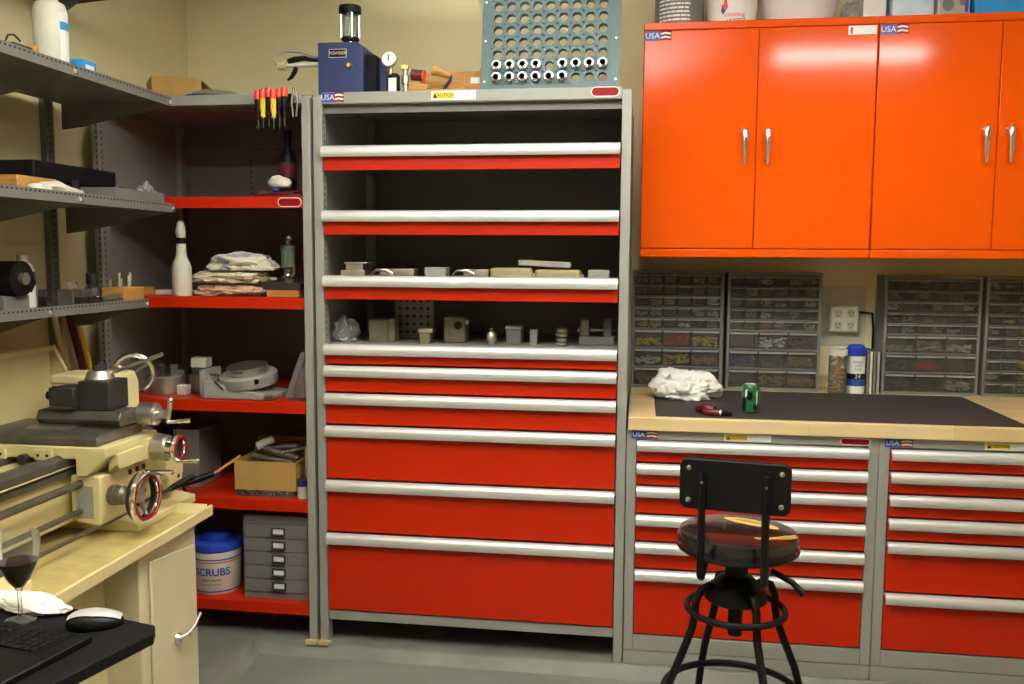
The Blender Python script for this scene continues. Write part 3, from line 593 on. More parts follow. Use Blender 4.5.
MB().lathe([(0.033, 0.026), (0.033, 0.120)], j, 28, cap=False).build('jar_glass', 'glass', t)
MB().lathe([(0.038, 0.118), (0.045, 0.122), (0.045, 0.142), (0.042, 0.150)], j, 28).build('jar_lid', 'black', t)
for a in (0.5, 2.0, 3.6, 5.2): MB().cyl((j[0] + 0.036 * math.cos(a), j[1] + 0.036 * math.sin(a), j[2] + 0.024), (j[0] + 0.036 * math.cos(a), j[1] + 0.036 * math.sin(a), j[2] + 0.12), 0.003, seg=8).build('tie_rod', 'chrome', t)
MB().box((1.092, 0.15, 2.20), (1.135, 0.31, 2.36)).build('valve_block', 'black_matt', t, bevel=0.004)
MB().prism([(1.092, Z), (1.165, Z), (1.165, 2.30), (1.15, 2.35), (1.092, 2.385)], 'y', 0.20, 0.33).build('side_housing', 'blue', t, bevel=0.004)
g = MB().lathe([(0.028, 0), (0.030, 0.003), (0.030, 0.02), (0.027, 0.022)], (1.195, 0.14, 2.335), 28, (0, -1, 0)).build('pressure_gauge', 'steel', t)
MB().cyl((1.195, 0.1175, 2.335), (1.195, 0.1168, 2.335), 0.026, seg=28).build('gauge_face', 'white', g); MB().box((1.193, 0.116, 2.328), (1.197, 0.1168, 2.352)).build('gauge_needle', 'black', g)
MB().cyl((1.195, 0.15, 2.275), (1.195, 0.15, 2.31), 0.010, seg=14).build('gauge_stem', 'brass', t)
MB().lathe([(0.020, 0), (0.025, 0.01), (0.025, 0.085), (0.018, 0.095)], (1.205, 0.16, 2.1905), 20).build('regulator_bowl', 'black', t)
MB().box((1.190, 0.133, 2.205), (1.222, 0.135, 2.265)).build('sight_label', 'white', t)
MB().lathe([(0.012, 0), (0.010, 0.05), (0.016, 0.055), (0.016, 0.085), (0.009, 0.09), (0.009, 0.12)], (1.252, 0.16, 2.1905), 16).build('air_fitting', 'steel', t)
MB().box((1.238, 0.148, 2.300), (1.266, 0.172, 2.318)).build('brass_cap', 'brass', t, bevel=0.002)
# air gun: parked in a socket on the left side of the blue box
t = thing('blow_gun', 'black-handled air gun with a tan hose loop, sticking out left of blue box', 'tool', (0.80, 0.2, 2.33))
MB().tube([(0.906, 0.20, 2.338), (0.80, 0.20, 2.337), (0.72, 0.2, 2.335)], 0.009, 10).build('barrel', 'offwhite', t); MB().cyl((0.71, 0.2, 2.335), (0.745, 0.2, 2.335), 0.017, seg=16).build('nozzle', 'wood_pale', t)
MB().tube([(0.752, 0.20, 2.352), (0.78, 0.2, 2.360), (0.82, 0.2, 2.364), (0.85, 0.2, 2.357), (0.905, 0.2, 2.353)], [0.012, 0.012, 0.010, 0.008, 0.006], 12).build('grip', 'black', t)
MB().tube([(0.785, 0.20, 2.33), (0.778, 0.2, 2.31), (0.765, 0.2, 2.29), (0.748, 0.2, 2.278)], [0.009, 0.010, 0.008, 0.004], 10).build('trigger', 'black', t)
pts = [(0.906, 0.24, 2.37), (0.85, 0.24, 2.378), (0.79, 0.24, 2.398), (0.73, 0.235, 2.402), (0.69, 0.23, 2.39), (0.677, 0.225, 2.368), (0.692, 0.22, 2.345), (0.715, 0.205, 2.336)]
b = MB(); b.tube(pts, 0.0055, 8); b.build('hose', 'shelf_lip', t)
tag(MB().tube([(0.752, 0.16, 2.1965), (0.80, 0.15, 2.197), (0.85, 0.155, 2.1955), (0.905, 0.17, 2.1955), (0.93, 0.3, 2.1955)], 0.005, 8).build('air_line', 'teal', None, (0.84, 0.16, 2.1905)), 'thin grey-green air line lying on top beside the blue box', 'hose')
# wooden things
t = thing('wood_box', 'shallow wooden box on edge with a white label, left of collet rack', 'box', (1.44, 0.3, Z))
MB().box((1.29, 0.30, Z), (1.545, 0.312, 2.318)).build('panel', 'wood', t, bevel=0.002)
for x in (1.29, 1.535): MB().box((x, 0.25, Z), (x + 0.010, 0.30, 2.318)).build('side', 'wood', t, bevel=0.002)
MB().box((1.30, 0.25, Z), (1.535, 0.30, Z + 0.010)).build('ledge', 'wood', t, bevel=0.002); MB().box((1.488, 0.2985, 2.268), (1.525, 0.30, 2.292)).build('paper_label', 'white', t)
t = thing('wood_plane', 'low wooden block plane with turned knob in front of the wooden box', 'tool', (1.36, 0.18, Z))
MB().box((1.265, 0.155, Z), (1.46, 0.205, Z + 0.032)).build('body', 'wood', t, bevel=0.004)
MB().tube([(1.36, 0.18, 2.30), (1.385, 0.18, 2.293), (1.43, 0.18, 2.275)], [0.021, 0.016, 0.010], 14).build('knob', 'wood', t)
MB().tube([(1.40, 0.18, Z + 0.03), (1.43, 0.18, 2.262), (1.43, 0.18, 2.277)], 0.007, 8).build('knob_rod', 'iron', t)
b = MB(); b.box((1.275, 0.152, Z + 0.008), (1.31, 0.155, Z + 0.024)); b.build('mouth', 'black', t)
MB().prism([(1.265, Z + 0.032), (1.34, Z + 0.032), (1.345, Z + 0.05), (1.262, Z + 0.07)], 'y', 0.16, 0.20).build('wedge', 'wood', t, bevel=0.003)
t = thing('wood_gavel', 'small turned wooden handle lying in front of the wooden box', 'tool', (1.47, 0.13, Z))
MB().tube([(1.395, 0.13, Z + 0.006), (1.44, 0.13, Z + 0.008), (1.47, 0.13, Z + 0.014), (1.49, 0.13, Z + 0.017), (1.505, 0.13, Z + 0.014)], [0.005, 0.007, 0.014, 0.017, 0.012], 14).build('handle', 'wood', t); MB().cyl((1.34, 0.13, Z + 0.006), (1.40, 0.13, Z + 0.0065), 0.0045, seg=8).build('shaft', 'iron', t)
t = thing('red_cup', 'small dark red rubber cap on the block plane beside the gauge', 'cap', (1.29, 0.18, Z + 0.07))
MB().cyl((1.272, 0.18, 2.285), (1.318, 0.18, 2.279), 0.022, seg=20).build('cap', 'red_dark', t); MB().cyl((1.318, 0.18, 2.279), (1.324, 0.18, 2.278), 0.0225, seg=20).build('cap_end', 'red_bright', t)

# collet rack: two perforated plates on a leaning frame
RX0, RY, RW = 1.562, 0.115, 0.532; NC, NR = 9, 9; PX, PZ = 0.0508, 0.0475; HX0, HZ0, HR = 0.062, 0.056, 0.0178
lean = math.radians(9)
def plate(y0, th, hr):
    b = MB(); xs = [0.0] + [HX0 - PX / 2 + PX * i for i in range(NC + 1)] + [RW]; zs = [0.0] + [HZ0 - PZ / 2 + PZ * i for i in range(NR + 1)] + [HZ0 - PZ / 2 + PZ * NR + 0.03]
    def V(x, y, z): return b.bm.verts.new((x, y, z))
    for i in range(len(xs) - 1):
        for k in range(len(zs) - 1):
            x0, x1, z0, z1 = xs[i], xs[i + 1], zs[k], zs[k + 1]
            if not (1 <= i <= NC and 1 <= k <= NR):
                for y in (y0, y0 + th): b._f([V(x0, y, z0), V(x1, y, z0), V(x1, y, z1), V(x0, y, z1)])
                continue
            cx, cz = (x0 + x1) / 2, (z0 + z1) / 2; n = 24; loops = []
            for y in (y0, y0 + th):
                O, I = [], []
                for j in range(n):
                    a = 2 * PI * (j + 0.5) / n; ca, sa = math.cos(a), math.sin(a); f = min((x1 - x0) / 2 / max(abs(ca), 1e-6), (z1 - z0) / 2 / max(abs(sa), 1e-6))
                    O.append(V(cx + ca * f, y, cz + sa * f)); I.append(V(cx + ca * hr, y, cz + sa * hr))
                b.bridge(O, I); loops.append(I)
            b.bridge(loops[0], loops[1])
    bmesh.ops.remove_doubles(b.bm, verts=b.bm.verts, dist=1e-5)
    return b, zs[-1]
t = thing('collet_rack', 'blue-grey perforated collet rack leaning on top of the tall cabinet', 'rack', (RX0, RY, H + 0.005)); t.rotation_euler = (-lean, 0, 0); RACK = t
b, RZ = plate(0.0, 0.003, HR); b.build('front_plate', 'teal', t, local=True)
b, _ = plate(0.022, 0.003, HR); b.build('rear_plate', 'teal', t, local=True)
for x in (0.0, RW - 0.003): MB().box((x, 0.003, 0), (x + 0.003, 0.022, RZ)).build('side_strip', 'teal', t, local=True)
for z in (0.0, RZ - 0.003): MB().box((0.003, 0.003, z), (RW - 0.003, 0.022, z + 0.003)).build('end_strip', 'teal', t, local=True)
for x in (0.014, RW - 0.014):
    for z in (0.045, 0.205, 0.36): MB().lathe([(0.005, 0), (0.0045, 0.003)], (x, 0, z), 10, (0, -1, 0)).build('screw', 'steel', t, local=True)
Rm = Matrix.Translation((RX0, RY, H + 0.005)) @ Matrix.Rotation(-lean, 4, 'X')
proto = None; names = ['first', 'second', 'third', 'fourth', 'fifth', 'sixth', 'seventh', 'eighth', 'ninth']
for row, cols in ((0, range(6)), (1, (0, 1, 2, 3, 5, 6, 7, 8))):
    for cc in cols:
        lb = 'steel collet in the %s row of the rack, %s hole from the left' % (('lowest', 'second lowest')[row], names[cc])
        loc = Rm @ Vector((HX0 + PX * cc, -0.014, HZ0 + PZ * row)); tilt = -lean - (0.0 if row == 0 else 0.06)
        if proto is None:
            proto = thing('collet', lb, 'collet', tuple(loc), group='collets in the rack')
            MB().lathe([(0.0115, -0.012), (0.0185, -0.010), (0.0195, -0.004), (0.0195, 0.003), (0.0158, 0.013), (0.0158, 0.062), (0.014, 0.066)], (0, 0, 0), 26, (0, 1, 0), cap=False).build('body', 'chrome', proto, local=True)
            MB().lathe([(0.0115, -0.012), (0.0112, 0.03), (0.001, 0.031)], (0, 0, 0), 22, (0, 1, 0), cap=False).build('bore', 'black_matt', proto, local=True); proto.rotation_euler = (tilt, 0, 0)
        else: c = dup(proto, loc, lb); c.rotation_euler = (tilt, 0, 0)

# ------------------------------------------------------------------ things on top of and inside the left shelf unit
Z = H + 0.0005
t = thing('cardboard_box', 'open brown cardboard box on top of the left shelf unit', 'box', (0.165, 0.36, Z))
t.rotation_euler = (0, 0, 0.62)
for a, b_ in (((-0.10, -0.10, 0), (0.10, -0.096, 0.125)), ((-0.10, 0.096, 0), (0.10, 0.10, 0.125)), ((-0.10, -0.096, 0), (-0.096, 0.096, 0.125)), ((0.096, -0.096, 0), (0.10, 0.096, 0.125)), ((-0.096, -0.096, 0), (0.096, 0.096, 0.004))): MB().box(a, b_).build('side', 'card', t, local=True)
MB().prism([(0.100, 0.123), (0.104, 0.123), (0.165, 0.075), (0.162, 0.071)], 'y', -0.095, 0.095).build('flap', 'card', t, local=True); MB().prism([(-0.096, 0.122), (-0.096, 0.126), (-0.02, 0.122), (-0.02, 0.119)], 'y', -0.094, 0.094).build('flap', 'card', t, local=True)
t = thing('dish_cover', 'round clear plastic cover lying on top of the left shelf unit', 'cover', (0.475, 0.15, Z))
MB().lathe([(0.128, 0.0), (0.130, 0.003), (0.124, 0.012), (0.10, 0.026), (0.05, 0.034), (0.001, 0.035)], (0.475, 0.13, Z), 40, cap=False).build('dome', 'bag_clear', t); MB().torus((0.475, 0.13, Z + 0.003), 0.129, 0.003, seg=40).build('rim', 'plastic_clear', t); MB().ball((0.475, 0.13, Z + 0.036), (0.009, 0.009, 0.006)).build('knob', 'steel', t)
# screwdriver holder on the front beam
t = thing('tool_holder', 'black magnetic tool bar hanging at the top right of the left shelf unit', 'holder', (0.79, -0.012, 2.15))
MB().box((0.705, -0.022, 2.128), (0.885, -0.0015, 2.150)).build('bar', 'black', t, bevel=0.002)
MB().box((0.74, -0.012, 2.150), (0.85, -0.0015, 2.185)).build('back_plate', 'black_matt', t)
proto = None
for k in range(6):
    x = 0.722 + 0.0215 * k; tip = 'yellow' if k in (1, 3) else 'black'
    lb = 'red-capped screwdriver, %s from the left on the black tool bar' % names[k]
    loc = (x, -0.036 - 0.004 * (k % 2), 2.176 + 0.004 * (k % 3))
    if k in (0, 1):
        s = thing('screwdriver', lb, 'screwdriver', loc, group='screwdrivers on the tool bar')
        MB().lathe([(0.006, 0.022), (0.0125, 0.019), (0.0142, 0.008), (0.0135, -0.014)], loc, 14).build('cap', 'red_bright', s)
        MB().lathe([(0.012, -0.014), (0.0125, -0.06), (0.008, -0.072), (0.010, -0.082), (0.006, -0.088)], loc, 12).build('handle', tip, s)
        MB().cyl((loc[0], loc[1], loc[2] - 0.08), (loc[0], loc[1], loc[2] - 0.125), 0.0032, seg=8).build('blade', 'iron', s)
        if k == 0: pr0 = s
        else: pr1 = s
    else: dup(pr1 if k == 3 else pr0, loc, lb)
t = thing('pliers', 'small steel pliers hanging at the right end of the black tool bar', 'pliers', (0.868, -0.034, 2.19))
for s_ in (-1, 1): MB().tube([(0.868 + s_ * 0.003, -0.034, 2.205), (0.868 + s_ * 0.006, -0.034, 2.185), (0.868 + s_ * 0.012, -0.034, 2.15), (0.868 + s_ * 0.006, -0.034, 2.095)], [0.003, 0.005, 0.005, 0.004], 8).build('jaw_and_grip', 'steel_dark', t)
MB().cyl((0.868, -0.040, 2.18), (0.868, -0.028, 2.18), 0.006, seg=12).build('pivot', 'steel', t)
# top shelf
z = SH[0] + 0.0005
t = thing('dark_bottle', 'dark brown bottle with a faded label on the top red shelf', 'bottle', (0.735, 0.22, z))
MB().lathe([(0.034, 0), (0.036, 0.004), (0.036, 0.16), (0.03, 0.185), (0.014, 0.21), (0.014, 0.25)], (0.735, 0.22, z), 24).build('glass', 'black', t); MB().lathe([(0.0364, 0.09), (0.0364, 0.15)], (0.735, 0.22, z), 24, cap=False).build('label', 'maroon', t); MB().cyl((0.735, 0.22, z + 0.25), (0.735, 0.22, z + 0.28), 0.016, seg=16).build('cap', 'black', t)
t = thing('red_cloth', 'folded dark red cloth at the right end of the top red shelf', 'cloth', (0.76, 0.10, z))
b = MB(); 
bmesh.ops.create_grid(b.bm, x_segments=40, y_segments=24, size=1.0)
for v in b.bm.verts:
    x, y = v.co.x, v.co.y; v.co = Vector((0.766 + 0.108 * x, 0.11 + 0.095 * y, z + 0.010 + 0.020 * max(0, noise.noise(Vector((x * 2.5, y * 2.5, 4)))) + 0.016 * (1 - x * x) * (1 - y * y)))
b.build('top_layer', 'maroon', t, angle=80); MB().box((0.665, 0.02, z), (0.868, 0.20, z + 0.012)).build('lower_layer', 'maroon', t, bevel=0.004)
z2 = z + 0.036
o = crumple('beige_pouch', 'offwhite', (0.765, 0.06, z + 0.040), (0.042, 0.03, 0.045), 21, 0.2, 1.8, sub=4, fold=0.4); tag(o, 'small beige pouch lying on the dark red cloth', 'pouch')
tag(MB().lathe([(0.018, 0), (0.02, 0.004), (0.016, 0.03), (0.008, 0.045)], (0.695, 0.19, z + 0.012), 16).build('blue_cone', 'blue_lid', None, (0.695, 0.19, z + 0.012)), 'small dark blue plastic cone standing beside the red cloth', 'cone')
# second shelf
z = SH[1] + 0.0005
t = thing('squeeze_bottle', 'cream plastic bottle with grey nozzle and dark collar on second red shelf', 'bottle', (0.325, 0.085, z)); c = (0.325, 0.085, z)
MB().lathe([(0.036, 0), (0.039, 0.005), (0.039, 0.115), (0.034, 0.135), (0.024, 0.155), (0.021, 0.165), (0.018, 0.215)], c, 28).build('body', 'offwhite', t); MB().lathe([(0.020, 0.212), (0.021, 0.216), (0.021, 0.232), (0.018, 0.236)], c, 24).build('collar', 'black', t)
MB().lathe([(0.016, 0.236), (0.020, 0.25), (0.021, 0.262), (0.016, 0.29), (0.008, 0.305)], c, 24).build('nozzle', 'offwhite', t)
cz = z
for k, (mt, sz, seed, sp, lb) in enumerate((('towel_pink', (0.150, 0.10, 0.050), 5, (0.515, 0.16), 'pinkish striped cloth at the bottom of the heap on second red shelf'), ('towel_blue', (0.150, 0.09, 0.052), 9, (0.51, 0.16), 'cream cloth with blue stripes in the middle of the heap'), ('towel_white', (0.128, 0.09, 0.070), 14, (0.56, 0.16), 'crumpled whitish cloth on top of the heap of cloths'))):
    o = crumple('shop_cloth', mt, (sp[0], sp[1], cz), sz, seed, 0.28, 1.9, fold=0.75); cz += (0.053, 0.051, 0)[k]; tag(o, lb, 'cloth', 'cloths heaped on the second red shelf')
t = thing('valve_unit', 'small oiler with a greenish sight glass on a dark block, second red shelf', 'device', (0.765, 0.13, z))
MB().box((0.70, 0.06, z), (0.835, 0.20, z + 0.03)).build('lower_base', 'wood', t, bevel=0.002); MB().box((0.685, 0.055, z + 0.03), (0.845, 0.20, z + 0.055)).build('base', 'iron', t, bevel=0.003)
MB().lathe([(0.030, 0.055), (0.03, 0.075), (0.018, 0.085), (0.018, 0.11), (0.028, 0.12)], (0.765, 0.13, z), 22).build('valve_body', 'steel_dark', t); MB().lathe([(0.027, 0.12), (0.027, 0.19)], (0.765, 0.13, z), 22, cap=False).build('sight_glass', 'vial', t); MB().lathe([(0.030, 0.19), (0.030, 0.205), (0.008, 0.21), (0.008, 0.228)], (0.765, 0.13, z), 22).build('top_cap', 'steel_dark', t)
MB().ball((0.772, 0.125, z + 0.236), 0.010).build('knob', 'steel', t); MB().tube([(0.785, 0.11, z + 0.078), (0.80, 0.10, z + 0.09), (0.80, 0.10, z + 0.125)], 0.006, 8).build('side_pipe', 'steel', t); MB().ball((0.777, 0.098, z + 0.086), 0.012).build('valve_nut', 'chrome', t)
t = thing('clear_case', 'flat clear plastic case beside the cream bottle on second red shelf', 'case', (0.24, 0.16, z)); MB().box((0.19, 0.11, z + 0.022), (0.285, 0.20, z + 0.062)).build('lid', 'plastic_clear', t, bevel=0.003); MB().box((0.19, 0.11, z), (0.285, 0.20, z + 0.022)).build('tray', 'offwhite', t, bevel=0.003)
tag(MB().box((0.09, 0.10, z), (0.185, 0.34, z + 0.030)).build('wood_block', 'wood', None, (0.13, 0.2, z), bevel=0.002), 'flat wooden block on the second red shelf, left of the clear case', 'block')
# third shelf: chucks, rotary table, bag
z = SH[2] + 0.0005
t = thing('lathe_chuck', 'round steel chuck with stepped jaws on third red shelf behind the crank', 'chuck', (0.185, 0.17, z)); c = (0.19, 0.17, z)
MB().lathe([(0.078, 0), (0.082, 0.004), (0.082, 0.07), (0.078, 0.075)], c, 36).build('body', 'steel', t)
for k in range(3):
    a = 0.5 + k * 2 * PI / 3; m = Matrix.Translation(c) @ Matrix.Rotation(a, 4, 'Z'); b = MB(); b.box((0.022, -0.012, 0.075), (0.075, 0.012, 0.095)); b.box((0.022, -0.012, 0.095), (0.052, 0.012, 0.118)); b.xform(m); b.build('jaw', 'steel_dark', t, bevel=0.001)
t = thing('lathe_chuck', 'smaller steel chuck with a pale block on top, middle of third red shelf', 'chuck', (0.33, 0.22, z)); c = (0.335, 0.22, z)
MB().lathe([(0.055, 0), (0.058, 0.003), (0.058, 0.075), (0.045, 0.08), (0.045, 0.10), (0.04, 0.105)], c, 32).build('body', 'steel_dark', t); MB().box((0.295, 0.19, z + 0.1055), (0.365, 0.25, z + 0.148)).build('top_block', 'offwhite', t, bevel=0.004); MB().box((0.27, 0.115, z), (0.315, 0.155, z + 0.04)).build('foot', 'offwhite', t, bevel=0.003)
t = thing('rotary_table', 'grey tilting rotary table with a round steel top on third red shelf', 'machine', (0.56, 0.14, z))
MB().prism([(0.43, z), (0.73, z), (0.73, z + 0.024), (0.70, z + 0.024), (0.66, z + 0.03), (0.43, z + 0.075)], 'y', 0.03, 0.22).build('base', 'grey', t, bevel=0.006)
MB().lathe([(0.115, 0.0), (0.118, 0.006), (0.118, 0.04), (0.11, 0.046)], (0.585, 0.135, z + 0.055), 36, (-0.05, -0.16, 1)).build('body', 'grey', t)
MB().lathe([(0.082, 0.047), (0.084, 0.05), (0.084, 0.075), (0.08, 0.078)], (0.585, 0.135, z + 0.055), 36, (-0.05, -0.16, 1)).build('table', 'steel', t)
MB().cyl((0.655, 0.052, z + 0.077), (0.657, 0.035, z + 0.074), 0.011, seg=16).build('index_bore', 'black', t)
MB().box((0.405, 0.05, z), (0.43, 0.20, z + 0.115)).build('end_plate', 'grey', t, bevel=0.005); MB().cyl((0.43, 0.10, z + 0.075), (0.475, 0.095, z + 0.07), 0.022, seg=18).build('dial', 'steel', t); MB().tube([(0.475, 0.045, z + 0.07), (0.50, 0.03, z + 0.055), (0.525, 0.022, z + 0.04)], 0.005, 8).build('crank_handle', 'chrome', t); MB().cyl((0.70, 0.03, z + 0.018), (0.735, 0.025, z + 0.018), 0.009, seg=12).build('clamp_bolt', 'steel', t)
t = thing('clear_bag', 'tall clear plastic bag with a steel rod at right end of third red shelf', 'bag', (0.815, 0.12, z))
b = MB(); b.prism([(0.755, z), (0.862, z), (0.862, z + 0.16), (0.842, z + 0.20), (0.825, z + 0.19), (0.795, z + 0.11)], 'y', 0.08, 0.16); b.build('bag', 'bag_clear', t, bevel=0.01); MB().tube([(0.845, 0.10, z + 0.004), (0.842, 0.11, z + 0.14)], 0.006, 8).build('rod', 'steel', t); MB().box((0.79, 0.10, z + 0.003), (0.835, 0.14, z + 0.04)).build('part', 'steel_dark', t, bevel=0.002)
# fourth shelf: cardboard box of hardware
z = SH[3] + 0.0005
t = thing('hardware_box', 'yellowish cardboard box full of steel parts on fourth red shelf', 'box', (0.67, 0.2, z + 0.035))
zb = z + 0.028; bx0, bx1, by0, by1, bh = 0.545, 0.81, 0.06, 0.30, 0.115
MB().box((bx0, by0, zb), (bx1, by0 + 0.004, zb + bh)).build('front', 'card', t); MB().box((bx0, by1 - 0.004, zb), (bx1, by1, zb + bh + 0.06)).build('back', 'card', t)
for x in (bx0, bx1 - 0.004): MB().box((x, by0 + 0.004, zb), (x + 0.004, by1 - 0.004, zb + bh)).build('side', 'card', t)
MB().box((bx0, by0, zb - 0.004), (bx1, by1, zb)).build('bottom', 'card', t)
hw = [('steel', [(0.60, 0.12, zb + 0.125), (0.78, 0.10, zb + 0.105)], 0.012), ('steel', [(0.64, 0.15, zb + 0.15), (0.79, 0.13, zb + 0.12)], 0.014), ('steel_dark', [(0.58, 0.2, zb + 0.13), (0.76, 0.22, zb + 0.15)], 0.022), ('offwhite', [(0.60, 0.16, zb + 0.155), (0.66, 0.19, zb + 0.185)], 0.018), ('steel', [(0.72, 0.12, zb + 0.14), (0.80, 0.2, zb + 0.15)], 0.009)]
for mt, pp, r in hw:
    s = thing('steel_part', {0.012: 'long thin steel bar lying across the yellowish hardware box', 0.014: 'thicker steel bar behind the thin bar in the hardware box', 0.022: 'dark thick round bar at the back of the hardware box', 0.018: 'pale round stub standing up in the hardware box', 0.009: 'thin steel rod at the right of the hardware box'}[r], 'metal part', pp[0], group='steel parts in the hardware box')
    MB().tube(pp, r, 12).build('bar', mt, s); MB().cyl(pp[1], tuple(Vector(pp[1]) + (Vector(pp[1]) - Vector(pp[0])).normalized() * 0.008), r * 0.6, seg=12).build('tip', 'steel_dark', s)
t = thing('flat_case', 'flat clear case of small parts under the hardware box', 'case', (0.68, 0.17, z)); MB().box((0.55, 0.05, z), (0.80, 0.28, z + 0.0225)).build('case', 'plastic_clear', t, bevel=0.002)
b = MB()
for k in range(40): x, y = rnd.uniform(0.57, 0.78), rnd.uniform(0.06, 0.12); b.box((x, y, z + 0.003), (x + 0.008, y + 0.008, z + 0.012))
b.build('small_parts', 'steel', t, kind='stuff')
t = thing('marker_jar', 'small jar with a dark blue lid at the right end of fourth red shelf', 'jar', (0.838, 0.06, z)); MB().cyl((0.838, 0.06, z), (0.838, 0.06, z + 0.05), 0.021, seg=20).build('body', 'offwhite', t); MB().cyl((0.838, 0.06, z + 0.05), (0.838, 0.06, z + 0.075), 0.022, seg=20).build('lid', 'blue', t)
tag(MB().box((0.826, 0.12, z), (0.860, 0.30, z + 0.20)).build('tall_box', 'wood_pale', None, (0.84, 0.2, z), bevel=0.002), 'narrow upright pale box behind the blue-lidded jar', 'box')
t = thing('grey_case', 'dark grey upright case at left end of fourth red shelf, behind lathe', 'case', (0.31, 0.2, z)); MB().box((0.24, 0.14, z), (0.35, 0.34, z + 0.245)).build('body', 'grey_dark', t, bevel=0.004); MB().box((0.236, 0.136, z + 0.20), (0.354, 0.344, z + 0.252)).build('lid', 'grey_dark', t, bevel=0.004)
t = thing('reamer', 'long tool with black grip and reddish wooden shaft on fourth red shelf', 'tool', (0.5, 0.05, z + 0.05)); MB().tube([(0.37, -0.02, z + 0.06), (0.42, 0.02, z + 0.075), (0.46, 0.05, z + 0.088)], [0.013, 0.015, 0.011], 12).build('grip', 'black', t); MB().tube([(0.46, 0.05, z + 0.088), (0.545, 0.12, z + 0.150)], 0.006, 10).build('shaft', 'wood', t)
MB().tube([(0.37, -0.02, z + 0.06), (0.34, 0.02, z + 0.03), (0.33, 0.05, z + 0.008)], 0.007, 8).build('rest', 'iron', t)
# bottom shelf: bucket and drawer unit
z = SH[4] + 0.0005
t = thing('wipes_bucket', 'white bucket with blue lid and blue print on the bottom red shelf', 'bucket', (0.425, 0.13, z)); c = (0.425, 0.13, z)
MB().lathe([(0.093, 0), (0.096, 0.004), (0.103, 0.185), (0.1, 0.187)], c, 40).build('body', 'offwhite', t)
MB().lathe([(0.105, 0.182), (0.108, 0.186), (0.108, 0.215), (0.10, 0.222), (0.085, 0.224), (0.082, 0.216)], c, 40).build('lid', 'blue_lid', t); MB().lathe([(0.05, 0.217), (0.05, 0.235), (0.045, 0.238)], c, 30).build('lid_cap', 'blue_lid', t)
for z0, z1, mt in ((0.148, 0.154, 'blue_label'), (0.137, 0.142, 'red_bright'), (0.012, 0.018, 'blue_label')): MB().lathe([(0.0966 + 0.0378 * z0, z0), (0.0966 + 0.0378 * z1, z1)], c, 40, cap=False).build('stripe', mt, t)
txt('SCRUBS', 0.044, 'blue_label', (c[0], c[1], c[2] + 0.098), t, wrap=0.1013, bold=0.0008, rot=(0, 0, 0.22)); txt('hand cleaner', 0.015, 'red_label', (c[0], c[1], c[2] + 0.066), t, wrap=0.1000, rot=(0, 0, 0.22)); txt('towels in a bucket', 0.010, 'grey_dark', (c[0], c[1], c[2] + 0.048), t, wrap=0.0993, rot=(0, 0, 0.22))
t = thing('drawer_unit', 'small grey metal unit of five drawers on the bottom red shelf', 'drawer unit', (0.72, 0.2, z))
dx0, dx1, dz = 0.585, 0.868, z
b = MB(); b.box((dx0, 0.045, dz), (dx0 + 0.003, 0.40, dz + 0.352)); b.box((dx1 - 0.003, 0.045, dz), (dx1, 0.40, dz + 0.352)); b.box((dx0 + 0.003, 0.045, dz + 0.345), (dx1 - 0.003, 0.40, dz + 0.352)); b.box((dx0 + 0.003, 0.045, dz), (dx1 - 0.003, 0.40, dz + 0.025)); b.box((dx0 + 0.003, 0.395, dz + 0.025), (dx1 - 0.003, 0.40, dz + 0.345)); b.box((dx0 + 0.003, 0.045, dz + 0.315), (dx1 - 0.003, 0.06, dz + 0.345)); b.build('body', 'grey_dark', t)
for k in range(5):
    z0 = dz + 0.027 + k * 0.0576; d = MB().box((dx0 + 0.005, 0.042, z0), (dx1 - 0.005, 0.056, z0 + 0.0556)).build('drawer', 'grey_dark', t, bevel=0.0025)
    xm = 0.738; h = MB(); h.box((xm - 0.029, 0.036, z0 + 0.014), (xm - 0.023, 0.042, z0 + 0.044)); h.box((xm + 0.023, 0.036, z0 + 0.014), (xm + 0.029, 0.042, z0 + 0.044)); h.box((xm - 0.029, 0.036, z0 + 0.040), (xm + 0.029, 0.042, z0 + 0.044)); h.box((xm - 0.029, 0.026, z0 + 0.012), (xm + 0.029, 0.042, z0 + 0.018)); h.build('label_pull', 'iron', d, bevel=0.001)
    MB().box((xm - 0.023, 0.039, z0 + 0.0182), (xm + 0.023, 0.0415, z0 + 0.0395)).build('label_card', 'white', d)
txt('index', 0.012, 'black', (dx0 + 0.04, 0.0445, dz + 0.33), t)

# ------------------------------------------------------------------ things in the tall cabinet
z = 1.4901 - 0.0215
def blk(name, label, parts_, group=None, cat='metal part'):
    x0 = min(p[1][0] for p in parts_); y0 = min(p[1][1] for p in parts_); z0 = min(min(p[1][2], p[2][2]) for p in parts_)
    t = thing(name, label, cat, (x0, y0, z0), group=group)
    for nm, a, b_, mt in parts_: MB().box(a, b_).build(nm, mt, t, bevel=0.002)
    return t
G = 'metal pieces on the lowest open tray'
blk('metal_bracket', 'stacked grey metal plates at left end of lowest open tray', [('base', (1.01, 0.06, z), (1.11, 0.16, z + 0.042), 'steel'), ('step', (1.03, 0.065, z + 0.042), (1.10, 0.15, z + 0.066), 'steel'), ('cap', (1.025, 0.06, z + 0.066), (1.12, 0.155, z + 0.074), 'steel')], G)
t = thing('bent_bracket', 'bent grey strip with a long flat plate, second from left on lowest tray', 'metal part', (1.15, 0.05, z), group=G)
MB().box((1.16, 0.09, z), (1.30, 0.17, z + 0.048)).build('plate', 'steel', t, bevel=0.002); MB().tube([(1.14, 0.05, z + 0.025), (1.16, 0.045, z + 0.042), (1.20, 0.045, z + 0.044), (1.225, 0.05, z + 0.03)], 0.006, 8).build('strip', 'steel', t); MB().box((1.135, 0.04, z), (1.235, 0.085, z + 0.025)).build('foot', 'steel_dark', t, bevel=0.002)
